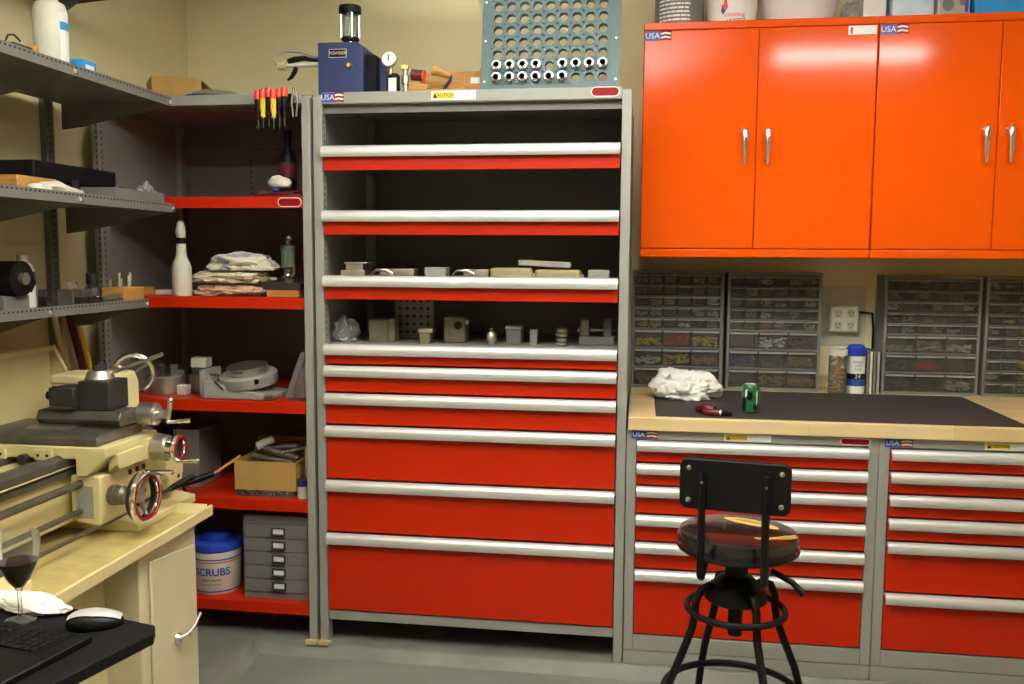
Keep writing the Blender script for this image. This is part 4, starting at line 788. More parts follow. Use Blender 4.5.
blk('metal_block', 'square light grey metal block, third from left on lowest open tray', [('block', (1.352, 0.06, z), (1.435, 0.14, z + 0.056), 'grey')], G)
t = thing('bent_bracket', 'bent grey strip with a flat plate beside the square metal block', 'metal part', (1.47, 0.05, z), group=G)
MB().box((1.50, 0.09, z), (1.60, 0.17, z + 0.048)).build('plate', 'steel', t, bevel=0.002); MB().tube([(1.465, 0.05, z + 0.025), (1.485, 0.045, z + 0.042), (1.525, 0.045, z + 0.044), (1.55, 0.05, z + 0.03)], 0.006, 8).build('strip', 'steel', t); MB().box((1.46, 0.04, z), (1.56, 0.085, z + 0.025)).build('foot', 'steel_dark', t, bevel=0.002)
def pkt(name, label, c, sz, rz, ry, mat):
    o = crumple(name, mat, c, sz, int(c[0] * 100), 0.12, 1.2, sub=4, fold=0.25); o.rotation_euler = (0, ry, rz); tag(o, label, 'packet', 'paper packets on the lowest open tray'); return o
for lb, x0, x1, zz, hh in (('long tan paper packet, left of the pair on lowest open tray', 1.61, 1.775, 0.0, 0.056), ('long tan paper packet, right of the pair on lowest open tray', 1.785, 1.96, 0.0, 0.05)):
    t = thing('paper_packet', lb, 'packet', ((x0 + x1) / 2, 0.1, z), group='paper packets on the lowest open tray')
    MB().box((x0, 0.06, z), (x1, 0.13, z + hh)).build('wrap', 'packet_tan', t, bevel=0.012, bseg=3); MB().box((x1 - 0.002, 0.068, z + 0.01), (x1 + 0.012, 0.122, z + hh * 0.62)).build('folded_end', 'packet_tan', t, bevel=0.004)
t = thing('grey_bar', 'pale grey bar lying slantwise on the two tan packets', 'metal part', (1.82, 0.1, z + 0.058)); b = MB().box((-0.10, -0.03, 0), (0.10, 0.03, 0.022)); b.xform(Matrix.Translation((1.82, 0.1, z + 0.0605)) @ Matrix.Rotation(0.045, 4, 'Y')); b.build('bar', 'grey', t, bevel=0.003); b = MB().box((0.0985, -0.028, 0.002), (0.102, 0.028, 0.02)); b.xform(Matrix.Translation((1.82, 0.1, z + 0.0605)) @ Matrix.Rotation(0.045, 4, 'Y')); b.build('end', 'steel', t)
blk('metal_block', 'light grey metal block at the right end of lowest open tray', [('block', (1.99, 0.06, z), (2.07, 0.12, z + 0.05), 'grey')], G)
z = 1.2185
o = crumple('small_bag', 'bag_clear', (0.995, 0.16, z), (0.05, 0.045, 0.10), 31, 0.4, 2.6, sub=4); tag(o, 'crumpled clear bag at the left end of the grey deck', 'bag')
G = 'fixtures on the grey deck'
blk('wood_blocks', 'pair of upright dull tan blocks beside the clear bag on grey deck', [('block', (1.09, 0.17, z), (1.17, 0.24, z + 0.09), 'dull_tan'), ('end_block', (1.172, 0.17, z), (1.20, 0.24, z + 0.095), 'dull_tan')], G, 'block')
t = thing('angle_plate', 'tall grey plate drilled with rows of holes at back of grey deck', 'metal part', (1.24, 0.3, z), group=G); MB().box((1.16, 0.31, z), (1.33, 0.33, z + 0.20)).build('plate', 'grey_dark', t, bevel=0.003); MB().box((1.16, 0.33, z), (1.33, 0.45, z + 0.02)).build('foot', 'grey', t, bevel=0.003)
b = MB()
for i in range(5):
    for k in range(5): b.cyl((1.185 + i * 0.03, 0.3085, z + 0.03 + k * 0.033), (1.185 + i * 0.03, 0.3102, z + 0.03 + k * 0.033), 0.007, seg=12)
b.build('drilled_holes', 'black', t, kind='stuff')
blk('step_clamp', 'small dull tan step clamp standing on front of grey deck', [('post', (1.32, 0.10, z), (1.36, 0.14, z + 0.045), 'dull_tan'), ('head', (1.315, 0.095, z + 0.045), (1.375, 0.145, z + 0.06), 'steel')], G)
t = thing('bored_block', 'dull tan machined block with a bore on grey deck', 'metal part', (1.44, 0.22, z), group=G); MB().box((1.40, 0.18, z), (1.49, 0.27, z + 0.105)).build('body', 'dull_tan', t, bevel=0.006); MB().cyl((1.46, 0.181, z + 0.07), (1.46, 0.1785, z + 0.07), 0.017, seg=18).build('bore', 'black', t); MB().ball((1.495, 0.19, z + 0.085), 0.014).build('knob', 'steel', t)
t = thing('boring_head', 'small round steel head on grey deck, right of the dull tan machined block', 'metal part', (1.605, 0.12, z), group=G); MB().lathe([(0.012, 0), (0.015, 0.012), (0.021, 0.02), (0.021, 0.042), (0.014, 0.052)], (1.607, 0.12, z), 20).build('head', 'steel', t); MB().cyl((1.607, 0.12, z + 0.052), (1.607, 0.12, z + 0.066), 0.006, seg=10).build('shank', 'steel', t)
blk('gauge_box', 'dark box with a pale lid edge near middle of grey deck', [('box', (1.66, 0.16, z), (1.72, 0.23, z + 0.06), 'grey_dark'), ('lid', (1.657, 0.157, z + 0.06), (1.723, 0.233, z + 0.072), 'grey')], G, 'box')
blk('spacer_block', 'narrow upright grey block right of the dark gauge box', [('block', (1.755, 0.17, z), (1.785, 0.2, z + 0.06), 'grey')], G)
t = thing('threaded_stub', 'ringed steel stub standing on grey deck, third from right', 'metal part', (1.88, 0.14, z), group=G)
for k in range(4): MB().lathe([(0.018, 0.018 * k), (0.024, 0.018 * k + 0.004), (0.024, 0.018 * k + 0.010), (0.018, 0.018 * k + 0.014)], (1.885, 0.14, z), 20).build('ring', 'steel', t)
MB().cyl((1.885, 0.14, z), (1.885, 0.14, z + 0.07), 0.017, seg=18).build('core', 'steel_dark', t)
t = thing('milling_vise', 'dark grey machine vise at the right end of the grey deck', 'vise', (2.02, 0.25, z), group=G); MB().box((1.95, 0.18, z), (2.09, 0.34, z + 0.035)).build('base', 'grey_dark', t, bevel=0.004)
for x in (1.955, 2.045): MB().box((x, 0.19, z + 0.035), (x + 0.035, 0.33, z + 0.10)).build('jaw', 'grey_dark', t, bevel=0.004)
MB().cyl((1.94, 0.25, z + 0.055), (2.098, 0.25, z + 0.055), 0.009, seg=12).build('screw', 'steel', t)

# ------------------------------------------------------------------ steel wall shelving on the left
def wall_shelf(y0, y1, xf, z, label, perf=True):
    """one shelf with perforated front lip and two tapering end brackets; top surface at z"""
    t = thing('wall_shelf', label, 'shelf', (WL, (y0 + y1) / 2, z), group='steel shelves on the left wall')
    xw = WL + 0.028
    MB().box((xw, y0, z - 0.018), (xf - 0.002, y1, z - 0.015)).build('deck', 'shelf_grey', t)
    MB().prism([(xf - 0.008, z - 0.032), (xf, z - 0.034), (xf, z), (xf - 0.003, z), (xf - 0.003, z - 0.015), (xf - 0.008, z - 0.018)], 'y', y0 + 0.001, y1 - 0.001).build('front_lip', 'shelf_edge', t)
    b = MB(); n = int((y1 - y0) / 0.020)
    for k in range(n): y = y0 + 0.012 + k * 0.020; b.box((xf - 0.0005, y, z - 0.011), (xf + 0.0006, y + 0.009, z - 0.005))
    b.build('lip_perforations', 'slot', t, kind='stuff')
    for y in (y0 + 0.002, y1 - 0.005):
        br = MB().prism([(xw, z - 0.018), (xf - 0.008, z - 0.018), (xf - 0.008, z - 0.030), (xw + 0.09, z - 0.105), (xw, z - 0.115)], 'y', y, y + 0.003).build('bracket', 'shelf_edge', t)
        MB().torus((xw + 0.10, y - 0.0005, z - 0.06), 0.013, 0.0025, (0, 1, 0), 18, 6).build('pressed_ring', 'shelf_grey', br)
    MB().lathe([(0.007, 0), (0.006, 0.004)], (xf, y1 - 0.012, z - 0.020), 10, (1, 0, 0)).build('lip_bolt', 'alu', t)
    return t
for y, lb in ((-0.205, 'grey slotted shelf upright at the far end of the left wall'), (-0.715, 'grey slotted shelf upright nearer the camera on left wall')):
    t = thing('shelf_upright', lb, 'upright', (WL, y, 0.0), group='slotted uprights on the left wall')
    MB().prism([(WL + 0.0005, y - 0.025), (WL + 0.026, y - 0.025), (WL + 0.026, y + 0.025), (WL + 0.0005, y + 0.025)], 'z', 0.0, 2.60).build('post', 'shelf_grey', t, bevel=0.003)
    b = MB(); z = 0.9
    while z < 2.55: b.box((WL + 0.0255, y - 0.008, z), (WL + 0.0266, y - 0.004, z + 0.014)); b.box((WL + 0.0255, y + 0.004, z), (WL + 0.0266, y + 0.008, z + 0.014)); z += 0.025
    b.build('slots', 'slot', t, kind='stuff')
ZS = (2.160, 1.762, 1.398)
J = -0.705
for z, xf, nm in ((ZS[0], 0.42, 'top'), (ZS[1], 0.42, 'middle'), (ZS[2], 0.30, 'lowest')):
    wall_shelf(J, -0.13, xf, z, 'grey steel wall shelf, %s level, far section beside the red-shelved unit' % nm)
    wall_shelf(-1.55, J - 0.004, xf, z, 'grey steel wall shelf, %s level, section nearer the camera' % nm)
t = thing('wood_shelf', 'dark brown wooden board above the steel shelves, top left of photo', 'shelf', (WL, -0.5, 2.50))
b = MB().box((0, -0.9, 0), (0.36, -0.115, 0.022)); b.xform(Matrix.Translation((WL + 0.0275, 0, 2.512)) @ Matrix.Rotation(-0.085, 4, 'Y')); b.build('board', pm('dark_board', (0.05, 0.03, 0.022), 0.6, scale=20, stretch=(1, 6, 1)), t, bevel=0.002)
for y in (-0.205, -0.715): MB().prism([(WL + 0.027, 2.42), (WL + 0.032, 2.42), (WL + 0.20, 2.5245), (WL + 0.027, 2.5085)], 'y', y - 0.006, y + 0.006).build('bracket', 'shelf_grey', t)

# things on the top steel shelf
z = ZS[0] - 0.0145
t = thing('wash_bottle', 'large whitish plastic bottle with a blue-banded label on top steel shelf', 'bottle', (0.30, -0.715, z)); c = (0.325, -0.695, z)
MB().lathe([(0.048, 0), (0.051, 0.006), (0.051, 0.185), (0.044, 0.207), (0.026, 0.217), (0.024, 0.222)], c, 32).build('body', 'offwhite', t); MB().cyl((c[0], c[1], z + 0.222), (c[0], c[1], z + 0.262), 0.026, seg=28).build('cap', 'white', t)
def wrap_patch(c, r, a0, a1, z0, z1, name, mat, parent, n=8):
    b = MB()
    for j in range(n):
        q = [b.bm.verts.new((c[0] + r * math.sin(a), c[1] - r * math.cos(a), c[2] + zz)) for a, zz in ((a0 + (a1 - a0) * j / n, z0), (a0 + (a1 - a0) * (j + 1) / n, z0), (a0 + (a1 - a0) * (j + 1) / n, z1), (a0 + (a1 - a0) * j / n, z1))]; b._f(q)
    return b.build(name, mat, parent)
wrap_patch(c, 0.0513, 1.15, 2.3, 0.03, 0.18, 'label', 'white', t); wrap_patch(c, 0.0516, 1.15, 2.3, 0.125, 0.15, 'label_band', 'sky_blue', t)
t = thing('blue_carton', 'small bright blue carton lying beside the whitish bottle', 'box', (0.37, -0.56, z)); MB().box((0.335, -0.64, z), (0.395, -0.565, z + 0.050)).build('carton', 'sky_blue', t, bevel=0.002); MB().box((0.3948, -0.625, z + 0.018), (0.3956, -0.58, z + 0.036)).build('printed_panel', 'white', t)
t = thing('cable_clip', 'small dark clamp with wire at left end of top steel shelf', 'clamp', (0.33, -0.88, z)); MB().box((0.31, -0.94, z), (0.38, -0.86, z + 0.035)).build('body', 'iron', t, bevel=0.003); MB().tube([(0.34, -0.93, z + 0.035), (0.345, -0.92, z + 0.06), (0.35, -0.90, z + 0.065), (0.355, -0.88, z + 0.05)], 0.003, 6).build('wire', 'iron', t)
tag(MB().cyl((0.36, -0.835, z), (0.36, -0.835, z + 0.045), 0.017, seg=18).build('orange_tub', 'wood', None, (0.36, -0.835, z)), 'small orange-brown tub left of the whitish bottle', 'tub')
# things on the middle steel shelf
z = ZS[1] - 0.0145
t = thing('instrument_case', 'long flat black case on the middle steel shelf', 'case', (0.14, -0.45, z)); MB().box((0.03, -0.66, z), (0.22, -0.19, z + 0.06)).build('base', 'black_matt', t, bevel=0.006); MB().box((0.03, -0.66, z + 0.062), (0.22, -0.19, z + 0.128)).build('lid', 'black_matt', t, bevel=0.006); MB().box((0.2205, -0.47, z + 0.045), (0.226, -0.43, z + 0.078)).build('latch', 'iron', t)
tag(MB().box((0.13, -0.18, z), (0.23, -0.135, z + 0.075)).build('black_box', 'black_matt', None, (0.18, -0.16, z), bevel=0.003), 'small black box at the far end of the long black case', 'box')
tag(MB().box((0.225, -0.85, z), (0.30, -0.66, z + 0.062)).build('wooden_box', 'wood', None, (0.26, -0.72, z), bevel=0.003), 'plain light brown wooden box at left end of middle steel shelf', 'box')
o = crumple('gloves', 'offwhite', (0.355, -0.755, z), (0.046, 0.11, 0.045), 41, 0.3, 2.0, sub=4, fold=0.6); tag(o, 'pale crumpled work gloves lying on middle steel shelf', 'gloves')
t = thing('grey_tray', 'open grey plastic tray at the far end of middle steel shelf', 'tray', (0.34, -0.33, z)); 
for a, b_ in (((0.27, -0.49, z), (0.40, -0.17, z + 0.004)), ((0.27, -0.49, z + 0.004), (0.274, -0.17, z + 0.05)), ((0.396, -0.49, z + 0.004), (0.40, -0.17, z + 0.05)), ((0.274, -0.49, z + 0.004), (0.396, -0.486, z + 0.05)), ((0.274, -0.174, z + 0.004), (0.396, -0.17, z + 0.05))): MB().box(a, b_).build('side', 'grey_dark', t)
o = crumple('clear_wrap', 'bag_clear', (0.362, -0.23, z + 0.0052), (0.026, 0.05, 0.070), 52, 0.45, 3.2, sub=4, fold=0.9); tag(o, 'crumpled clear plastic wrap in the grey tray on the middle steel shelf', 'wrap')
# things on the lowest steel shelf
z = ZS[2] - 0.0145
t = thing('motor', 'black round motor body on grey foot at left end of lowest steel shelf', 'motor', (0.13, -0.74, z)); MB().box((0.08, -0.80, z), (0.20, -0.68, z + 0.05)).build('foot', 'grey_dark', t, bevel=0.004); MB().cyl((0.07, -0.74, z + 0.105), (0.22, -0.74, z + 0.105), 0.057, seg=30).build('body', 'black', t); MB().cyl((0.22, -0.74, z + 0.105), (0.235, -0.74, z + 0.105), 0.02, seg=16).build('hub', 'steel', t); MB().tube([(0.21, -0.69, z + 0.06), (0.22, -0.68, z + 0.09), (0.21, -0.685, z + 0.12)], 0.005, 8).build('cable', 'black', t)
t = thing('label_bottle', 'white bottle with dark blue label on the lowest steel shelf', 'bottle', (0.12, -0.60, z)); c = (0.12, -0.60, z)
MB().lathe([(0.034, 0), (0.037, 0.004), (0.037, 0.13), (0.028, 0.150), (0.016, 0.156)], c, 26).build('body', 'white', t); MB().cyl((c[0], c[1], z + 0.156), (c[0], c[1], z + 0.18), 0.018, seg=20).build('cap', 'offwhite', t); MB().lathe([(0.0375, 0.078), (0.0375, 0.125)], c, 26, cap=False).build('label', 'blue', t)
G = 'lathe tool holders on the lowest steel shelf'
for k, (y, x, lb) in enumerate(((-0.50, 0.22, 'dark tool holder with bright bolt, left one beside the white bottle'), (-0.43, 0.21, 'dark tool holder with bright bolt, between its twin and the round bore'), (-0.52, 0.10, 'dark tool holder at the wall behind the two with bright bolts'))):
    t = thing('tool_holder', lb, 'tool holder', (x, y, z), group=G); MB().box((x - 0.03, y - 0.025, z), (x + 0.03, y + 0.025, z + 0.062)).build('block', 'steel_dark', t, bevel=0.003); MB().lathe([(0.006, 0), (0.006, 0.012), (0.011, 0.013), (0.011, 0.026)], (x, y, z + 0.062), 12).build('bolt', 'steel', t); MB().box((x + 0.03, y - 0.02, z + 0.02), (x + 0.055, y + 0.02, z + 0.036)).build('cutter_bar', 'iron', t)
t = thing('drill_chuck', 'black drill chuck standing on end on the lowest steel shelf', 'chuck', (0.20, -0.34, z)); c = (0.20, -0.335, z); MB().lathe([(0.020, 0), (0.030, 0.01), (0.032, 0.05), (0.026, 0.062), (0.018, 0.066), (0.018, 0.075), (0.021, 0.078), (0.021, 0.112), (0.015, 0.118)], c, 24).build('body', 'iron', t); MB().torus((c[0], c[1], z + 0.03), 0.0325, 0.003, seg=24).build('ring', 'chrome', t)
t = thing('live_center', 'steel live center lying beside the drill chuck', 'center', (0.24, -0.25, z)); MB().lathe([(0.026, 0), (0.028, 0.004), (0.028, 0.05), (0.02, 0.058), (0.002, 0.085)], (0.10, -0.25, z + 0.0285), 22, (0.9, 0.3, 0)).build('head', 'steel_dark', t); MB().cyl((0.10, -0.25, z + 0.0285), (0.05, -0.267, z + 0.0285), 0.012, seg=14).build('shank', 'steel', t)
for k in range(4):
    y = -0.285 + 0.032 * k; lb = 'short steel tool shank in the loose row, %s from the drill chuck' % names[k]
    tag(MB().tube([(0.19 + 0.01 * k, y, z + 0.012), (0.275, y + 0.02, z + 0.030 + 0.008 * (k % 2))], [0.012, 0.0105], 14).build('tool_shank', 'steel', None, (0.24, y, z)), lb, 'tool', 'loose tool shanks')
t = thing('cutter_block', 'orange-brown wooden block holding upright end mills on lowest steel shelf', 'block', (0.24, -0.19, z)); MB().box((0.19, -0.265, z), (0.285, -0.135, z + 0.060)).build('block', 'wood', t, bevel=0.002)
for k in range(5): x, y, h = 0.215 + 0.022 * (k % 3), -0.245 + 0.024 * k, 0.03 + 0.012 * ((k * 2) % 3); tag(MB().cyl((x, y, z + 0.0605), (x, y, z + 0.0605 + h), 0.005, seg=10).build('end_mill', 'chrome', None, (x, y, z + 0.0605)), 'bright end mill upright in the wooden block, %s from left' % names[k], 'end mill', 'end mills in the wooden block')
# poles leaning on the wall under the shelves
for nm, mt, y0, y1, r, lb in (('broom_handle', 'maroon', -0.165, 0.27, 0.014, 'dark red pole leaning in the corner behind the lathe'), ('yellow_pole', 'yellow', -0.125, 0.33, 0.013, 'yellow pole leaning beside the dark red one'), ('wood_strip', 'wood_pale', -0.255, 0.08, 0.012, 'pale wooden strip leaning left of the dark red pole')):
    t = thing(nm, lb, 'pole', (WL + 0.03, y1, 0.0), group='poles behind the lathe'); MB().cyl((WL + 0.042, y1, 0.02), (WL + 0.042, y0, 1.355), r, seg=14).build('pole', mt, t); MB().cyl((WL + 0.042, y1 + 0.0066, 0.0), (WL + 0.042, y1, 0.02), r + 0.001, seg=14).build('foot', 'black', t)

# ------------------------------------------------------------------ lathe stand
t = thing('lathe_stand', 'cream metal machine stand with a drip tray and door under the lathe', 'stand', (0.4, -1.05, 0.0))
TX0, TX1, TY0, TY1 = 0.12, 0.757, -1.62, -0.555
MB().box((TX0, TY0, 0.682), (TX1 - 0.03, TY1 - 0.004, 0.690)).build('tray_floor', 'tray_floor', t)
MB().prism([(TX1 - 0.045, 0.690), (TX1 - 0.012, 0.716), (TX1 - 0.004, 0.720), (TX1, 0.716), (TX1, 0.684), (TX1 - 0.045, 0.680)], 'y', TY0, TY1).build('tray_lip', 'cream', t)
MB().prism([(TY1 - 0.03, 0.682), (TY1, 0.684), (TY1, 0.720), (TY1 - 0.004, 0.720)], 'x', TX0, TX1 - 0.02).build('tray_end', 'cream', t)
for y0, y1 in ((-0.945, -0.60), (-1.60, -1.33)):
    p = MB().box((0.16, y0, 0.06), (0.715, y1, 0.681)).build('pedestal', 'cream_pale', t, bevel=0.006)
    MB().box((0.20, y0 + 0.02, 0.0), (0.69, y1 - 0.02, 0.06)).build('plinth', 'black_matt', t)
MB().box((0.20, -1.33, 0.06), (0.60, -0.945, 0.681)).build('center_panel', 'cream', t, bevel=0.003)
d = MB().prism([(-0.90, 0.10), (-0.622, 0.10), (-0.622, 0.600), (-0.90, 0.635)], 'x', 0.7155, 0.727).build('door', 'cream_pale', t, bevel=0.005)
MB().lathe([(0.016, 0), (0.018, 0.006), (0.012, 0.018)], (0.727, -0.765, 0.335), 18, (1, 0, 0)).build('latch', 'chrome', d)
MB().tube([(0.742, -0.765, 0.335), (0.760, -0.745, 0.343), (0.765, -0.71, 0.358), (0.766, -0.675, 0.385)], [0.009, 0.008, 0.007, 0.004], 10).build('latch_handle', 'chrome', d)
b = MB(); b.box((0.5995, -1.25, 0.20), (0.602, -1.23, 0.28)); b.build('slot', 'black_matt', t)

# ------------------------------------------------------------------ lathe
t = thing('metal_lathe', 'cream metal-turning lathe with chrome handwheels on the cream stand', 'lathe', (0.35, -1.0, 0.6905)); zt = 0.6905
bedp = [(0.22, 0.735), (0.22, 0.905), (0.20, 0.915), (0.20, 0.920), (0.468, 0.920), (0.468, 0.915), (0.445, 0.905), (0.445, 0.735)]
MB().prism(bedp, 'y', -1.60, -0.41).build('bed', 'cream', t, bevel=0.003)
for wp in ([(0.20, 0.9205), (0.20, 0.945), (0.225, 0.958), (0.25, 0.945), (0.27, 0.945), (0.27, 0.9205)], [(0.39, 0.9205), (0.39, 0.945), (0.42, 0.945), (0.445, 0.958), (0.468, 0.945), (0.468, 0.9205)]): MB().prism(wp, 'y', -1.60, -0.41).build('way_rail', 'steel_dark', t, bevel=0.002)
MB().box((0.4455, -1.60, 0.888), (0.462, -0.42, 0.906)).build('rack', 'steel_dark', t)
for y0, y1 in ((-0.80, -0.43), (-1.60, -1.30)): MB().prism([(0.17, zt), (0.63, zt), (0.63, zt + 0.028), (0.47, zt + 0.055), (0.20, zt + 0.055), (0.17, zt + 0.028)], 'y', y0, y1).build('foot', 'cream', t, bevel=0.004)
MB().cyl((0.502, -1.60, 0.868), (0.502, -0.44, 0.868), 0.0125, seg=18).build('lead_screw', 'steel_dark', t); MB().cyl((0.502, -1.60, 0.783), (0.502, -0.44, 0.783), 0.009, seg=14).build('feed_rod', 'steel_dark', t); MB().cyl((0.555, -1.60, 0.735), (0.555, -0.70, 0.735), 0.007, seg=12).build('control_rod', 'steel_dark', t)
br = MB().box((0.446, -0.475, 0.755), (0.575, -0.415, 0.915)).build('end_bracket', 'cream', t, bevel=0.006); b = MB()
for zz in (0.785, 0.88): b.cyl((0.575, -0.445, zz), (0.5765, -0.445, zz), 0.008, seg=12)
b.build('bracket_bolts', 'iron', br)
MB().box((0.48, -0.56, 0.755), (0.60, -0.50, 0.90)).build('shaft_bracket', 'cream', t, bevel=0.006)
MB().box((0.46, -0.405, 0.78), (0.56, -0.38, 0.87)).build('end_cover', 'cream', t, bevel=0.006)
# headstock (mostly outside the picture)
MB().box((0.14, -1.60, 0.959), (0.48, -1.36, 1.26)).build('headstock', 'cream', t, bevel=0.012); MB().lathe([(0.075, 0), (0.078, 0.004), (0.078, 0.06), (0.07, 0.066)], (0.33, -1.36, 1.11), 32, (0, 1, 0)).build('chuck', 'steel', t)
# carriage
SY0, SY1 = -0.915, -0.62
MB().prism([(0.19, 0.946), (0.19, 0.985), (0.60, 0.985), (0.60, 0.955), (0.535, 0.895), (0.50, 0.895), (0.50, 0.946)], 'y', SY0, SY1).build('saddle', 'cream', t, bevel=0.004)
for x in (0.245, 0.40):
    w = MB().box((x - 0.03, SY0 - 0.012, 0.942), (x + 0.03, SY0, 0.974)).build('way_wiper', 'cream', t, bevel=0.002); b = MB(); 
    for s in (-1, 1): b.cyl((x + s * 0.015, SY0 - 0.012, 0.958), (x + s * 0.015, SY0 - 0.0135, 0.958), 0.005, seg=10)
    b.build('wiper_screws', 'iron', w)
MB().cyl((0.335, SY0 - 0.02, 0.944), (0.335, SY0, 0.944), 0.016, seg=16).build('stop_screw', 'iron', t)
ap = MB().prism([(0.4705, 0.75), (0.56, 0.735), (0.57, 0.75), (0.57, 0.894), (0.4705, 0.894)], 'y', SY0 + 0.015, -0.60).build('apron', 'cream', t, bevel=0.006)
MB().box((0.488, SY0 + 0.0135, 0.76), (0.545, SY0 + 0.015, 0.86)).build('side_plate', 'grey', ap)
MB().prism([(0.571, 0.895), (0.60, 0.92), (0.61, 0.905), (0.61, 0.955), (0.571, 0.955)], 'y', -0.86, -0.66).build('apron_cover', 'cream', t, bevel=0.003)
b = MB()
for y, z in ((-0.70, 0.87), (-0.66, 0.87), (-0.66, 0.79), (-0.74, 0.87)): b.cyl((0.57, y, z), (0.573, y, z), 0.009, seg=12)
b.build('apron_bolts', 'iron', ap)
hy, hz = -0.845, 0.822
MB().lathe([(0.030, 0), (0.032, 0.006), (0.032, 0.018), (0.026, 0.022), (0.030, 0.024), (0.030, 0.04), (0.022, 0.05)], (0.57, hy, hz), 24, (1, 0, 0)).build('handwheel_collar', 'steel_dark', t); MB().cyl((0.62, hy, hz), (0.672, hy, hz), 0.020, seg=20).build('handwheel_hub', 'steel', t)
hw = MB().torus((0.685, hy, hz), 0.076, 0.010, (1, 0, 0), 44, 10).build('handwheel', 'chrome', t); MB().lathe([(0.066, 0), (0.074, 0.004), (0.070, 0.010), (0.063, 0.008)], (0.683, hy, hz), 40, (1, 0, 0), cap=False).build('red_ring', 'red_label', hw)
MB().lathe([(0.067, -0.022), (0.074, -0.022), (0.074, 0.004), (0.067, 0.004)], (0.683, hy, hz), 40, (1, 0, 0), cap=False).build('wheel_rim', 'iron', hw)
for k in range(3):
    a = 0.9 + k * 2 * PI / 3; MB().tube([(0.664, hy, hz), (0.668, hy + 0.070 * math.cos(a), hz + 0.070 * math.sin(a))], [0.010, 0.006], 8).build('wheel_spoke', 'steel', hw)
MB().lathe([(0.005, 0), (0.007, 0.01), (0.0095, 0.05), (0.009, 0.075), (0.004, 0.08)], (0.69, hy + 0.01, hz + 0.074), 16, (1, 0.1, 0)).build('wheel_handle', 'chrome', hw)
# half-nut lever
MB().ball((0.59, -0.72, 0.765), (0.016, 0.014, 0.014)).build('lever_boss', 'iron', t)
MB().tube([(0.595, -0.72, 0.765), (0.64, -0.66, 0.785), (0.68, -0.60, 0.808)], [0.006, 0.006, 0.010], 10).build('feed_lever', 'iron', t); MB().tube([(0.655, -0.64, 0.793), (0.68, -0.60, 0.808), (0.70, -0.57, 0.820)], [0.010, 0.013, 0.010], 12).build('lever_grip', 'black', t)
# cross slide and its dial
MB().prism([(-0.91, 0.986), (-0.91, 1.010), (-0.88, 1.022), (-0.68, 1.022), (-0.655, 1.010), (-0.655, 0.986)], 'x', 0.17, 0.57).build('cross_slide', 'steel_dark', t, bevel=0.003)
MB().box((0.60, -0.72, 0.905), (0.622, -0.62, 0.975)).build('screw_housing', 'cream', t, bevel=0.004)
cy, cz = -0.675, 0.938
MB().lathe([(0.030, 0), (0.044, 0.004), (0.044, 0.045), (0.038, 0.05)], (0.622, cy, cz), 32, (1, 0, 0)).build('cross_dial', 'steel', t); MB().lathe([(0.036, 0), (0.036, 0.02), (0.03, 0.024)], (0.672, cy, cz), 28, (1, 0, 0)).build('dial_lock', 'chrome', t)
cw = MB().torus((0.705, cy, cz), 0.040, 0.0075, (1, 0, 0), 36, 10).build('cross_handwheel', 'chrome', t); MB().lathe([(0.030, 0), (0.040, 0.004), (0.036, 0.012), (0.030, 0.010)], (0.703, cy, cz), 32, (1, 0, 0), cap=False).build('red_ring', 'red_label', cw); MB().cyl((0.696, cy, cz), (0.700, cy, cz), 0.034, seg=28).build('wheel_web', 'iron', cw)
MB().lathe([(0.005, 0), (0.009, 0.02), (0.0085, 0.06), (0.004, 0.066)], (0.708, cy - 0.005, cz - 0.040), 14, (1, 0.15, 0.0)).build('wheel_handle', 'chrome', cw)
# compound slide, tool post
MB().prism([(-0.86, 1.023), (-0.86, 1.03), (-0.76, 1.03), (-0.76, 1.023)], 'x', 0.30, 0.44).build('swivel_base', 'steel', t)
MB().prism([(-0.80, 1.031), (-0.815, 1.05), (-0.80, 1.075), (-0.70, 1.075), (-0.69, 1.05), (-0.70, 1.031)], 'x', 0.30, 0.585).build('compound_slide', 'steel_dark', t, bevel=0.003)
kx, ky, kz = 0.586, -0.69, 1.052
MB().lathe([(0.036, 0), (0.037, 0.003), (0.037, 0.055), (0.030, 0.06)], (kx, ky, kz), 30, (1, 0, 0)).build('compound_dial', 'steel', t); MB().cyl((kx + 0.06, ky, kz), (kx + 0.09, ky, kz), 0.014, seg=18).build('dial_hub', 'steel', t)
cr = MB().tube([(kx + 0.10, ky + 0.008, kz + 0.043), (kx + 0.098, ky, kz), (kx + 0.094, ky - 0.006, kz - 0.025)], [0.007, 0.008, 0.006], 12).build('ball_crank', 'chrome', t); MB().ball((kx + 0.10, ky + 0.008, kz + 0.045), 0.0095).build('crank_ball', 'chrome', cr); MB().tube([(kx + 0.094, ky - 0.006, kz - 0.025), (kx + 0.12, ky - 0.004, kz - 0.023), (kx + 0.165, ky + 0.01, kz - 0.019)], [0.005, 0.006, 0.0085], 12).build('crank_handle', 'chrome', cr)
tp = MB().box((0.44, -0.80, 1.076), (0.545, -0.69, 1.170)).build('tool_post', 'iron', t, bevel=0.004); MB().box((0.355, -0.825, 1.090), (0.44, -0.735, 1.150)).build('tool_holder', 'iron', tp, bevel=0.004)
MB().lathe([(0.044, 0), (0.046, 0.004), (0.040, 0.018), (0.036, 0.028)], (0.482, -0.745, 1.170), 28).build('post_top', 'steel', tp); MB().lathe([(0.020, 0.028), (0.022, 0.032), (0.022, 0.044), (0.012, 0.050), (0.012, 0.058)], (0.482, -0.745, 1.170), 22).build('post_nut', 'iron', tp)
MB().tube([(0.515, -0.735, 1.190), (0.58, -0.74, 1.213), (0.70, -0.75, 1.255)], [0.005, 0.006, 0.0072], 10).build('clamp_lever', 'steel', tp)
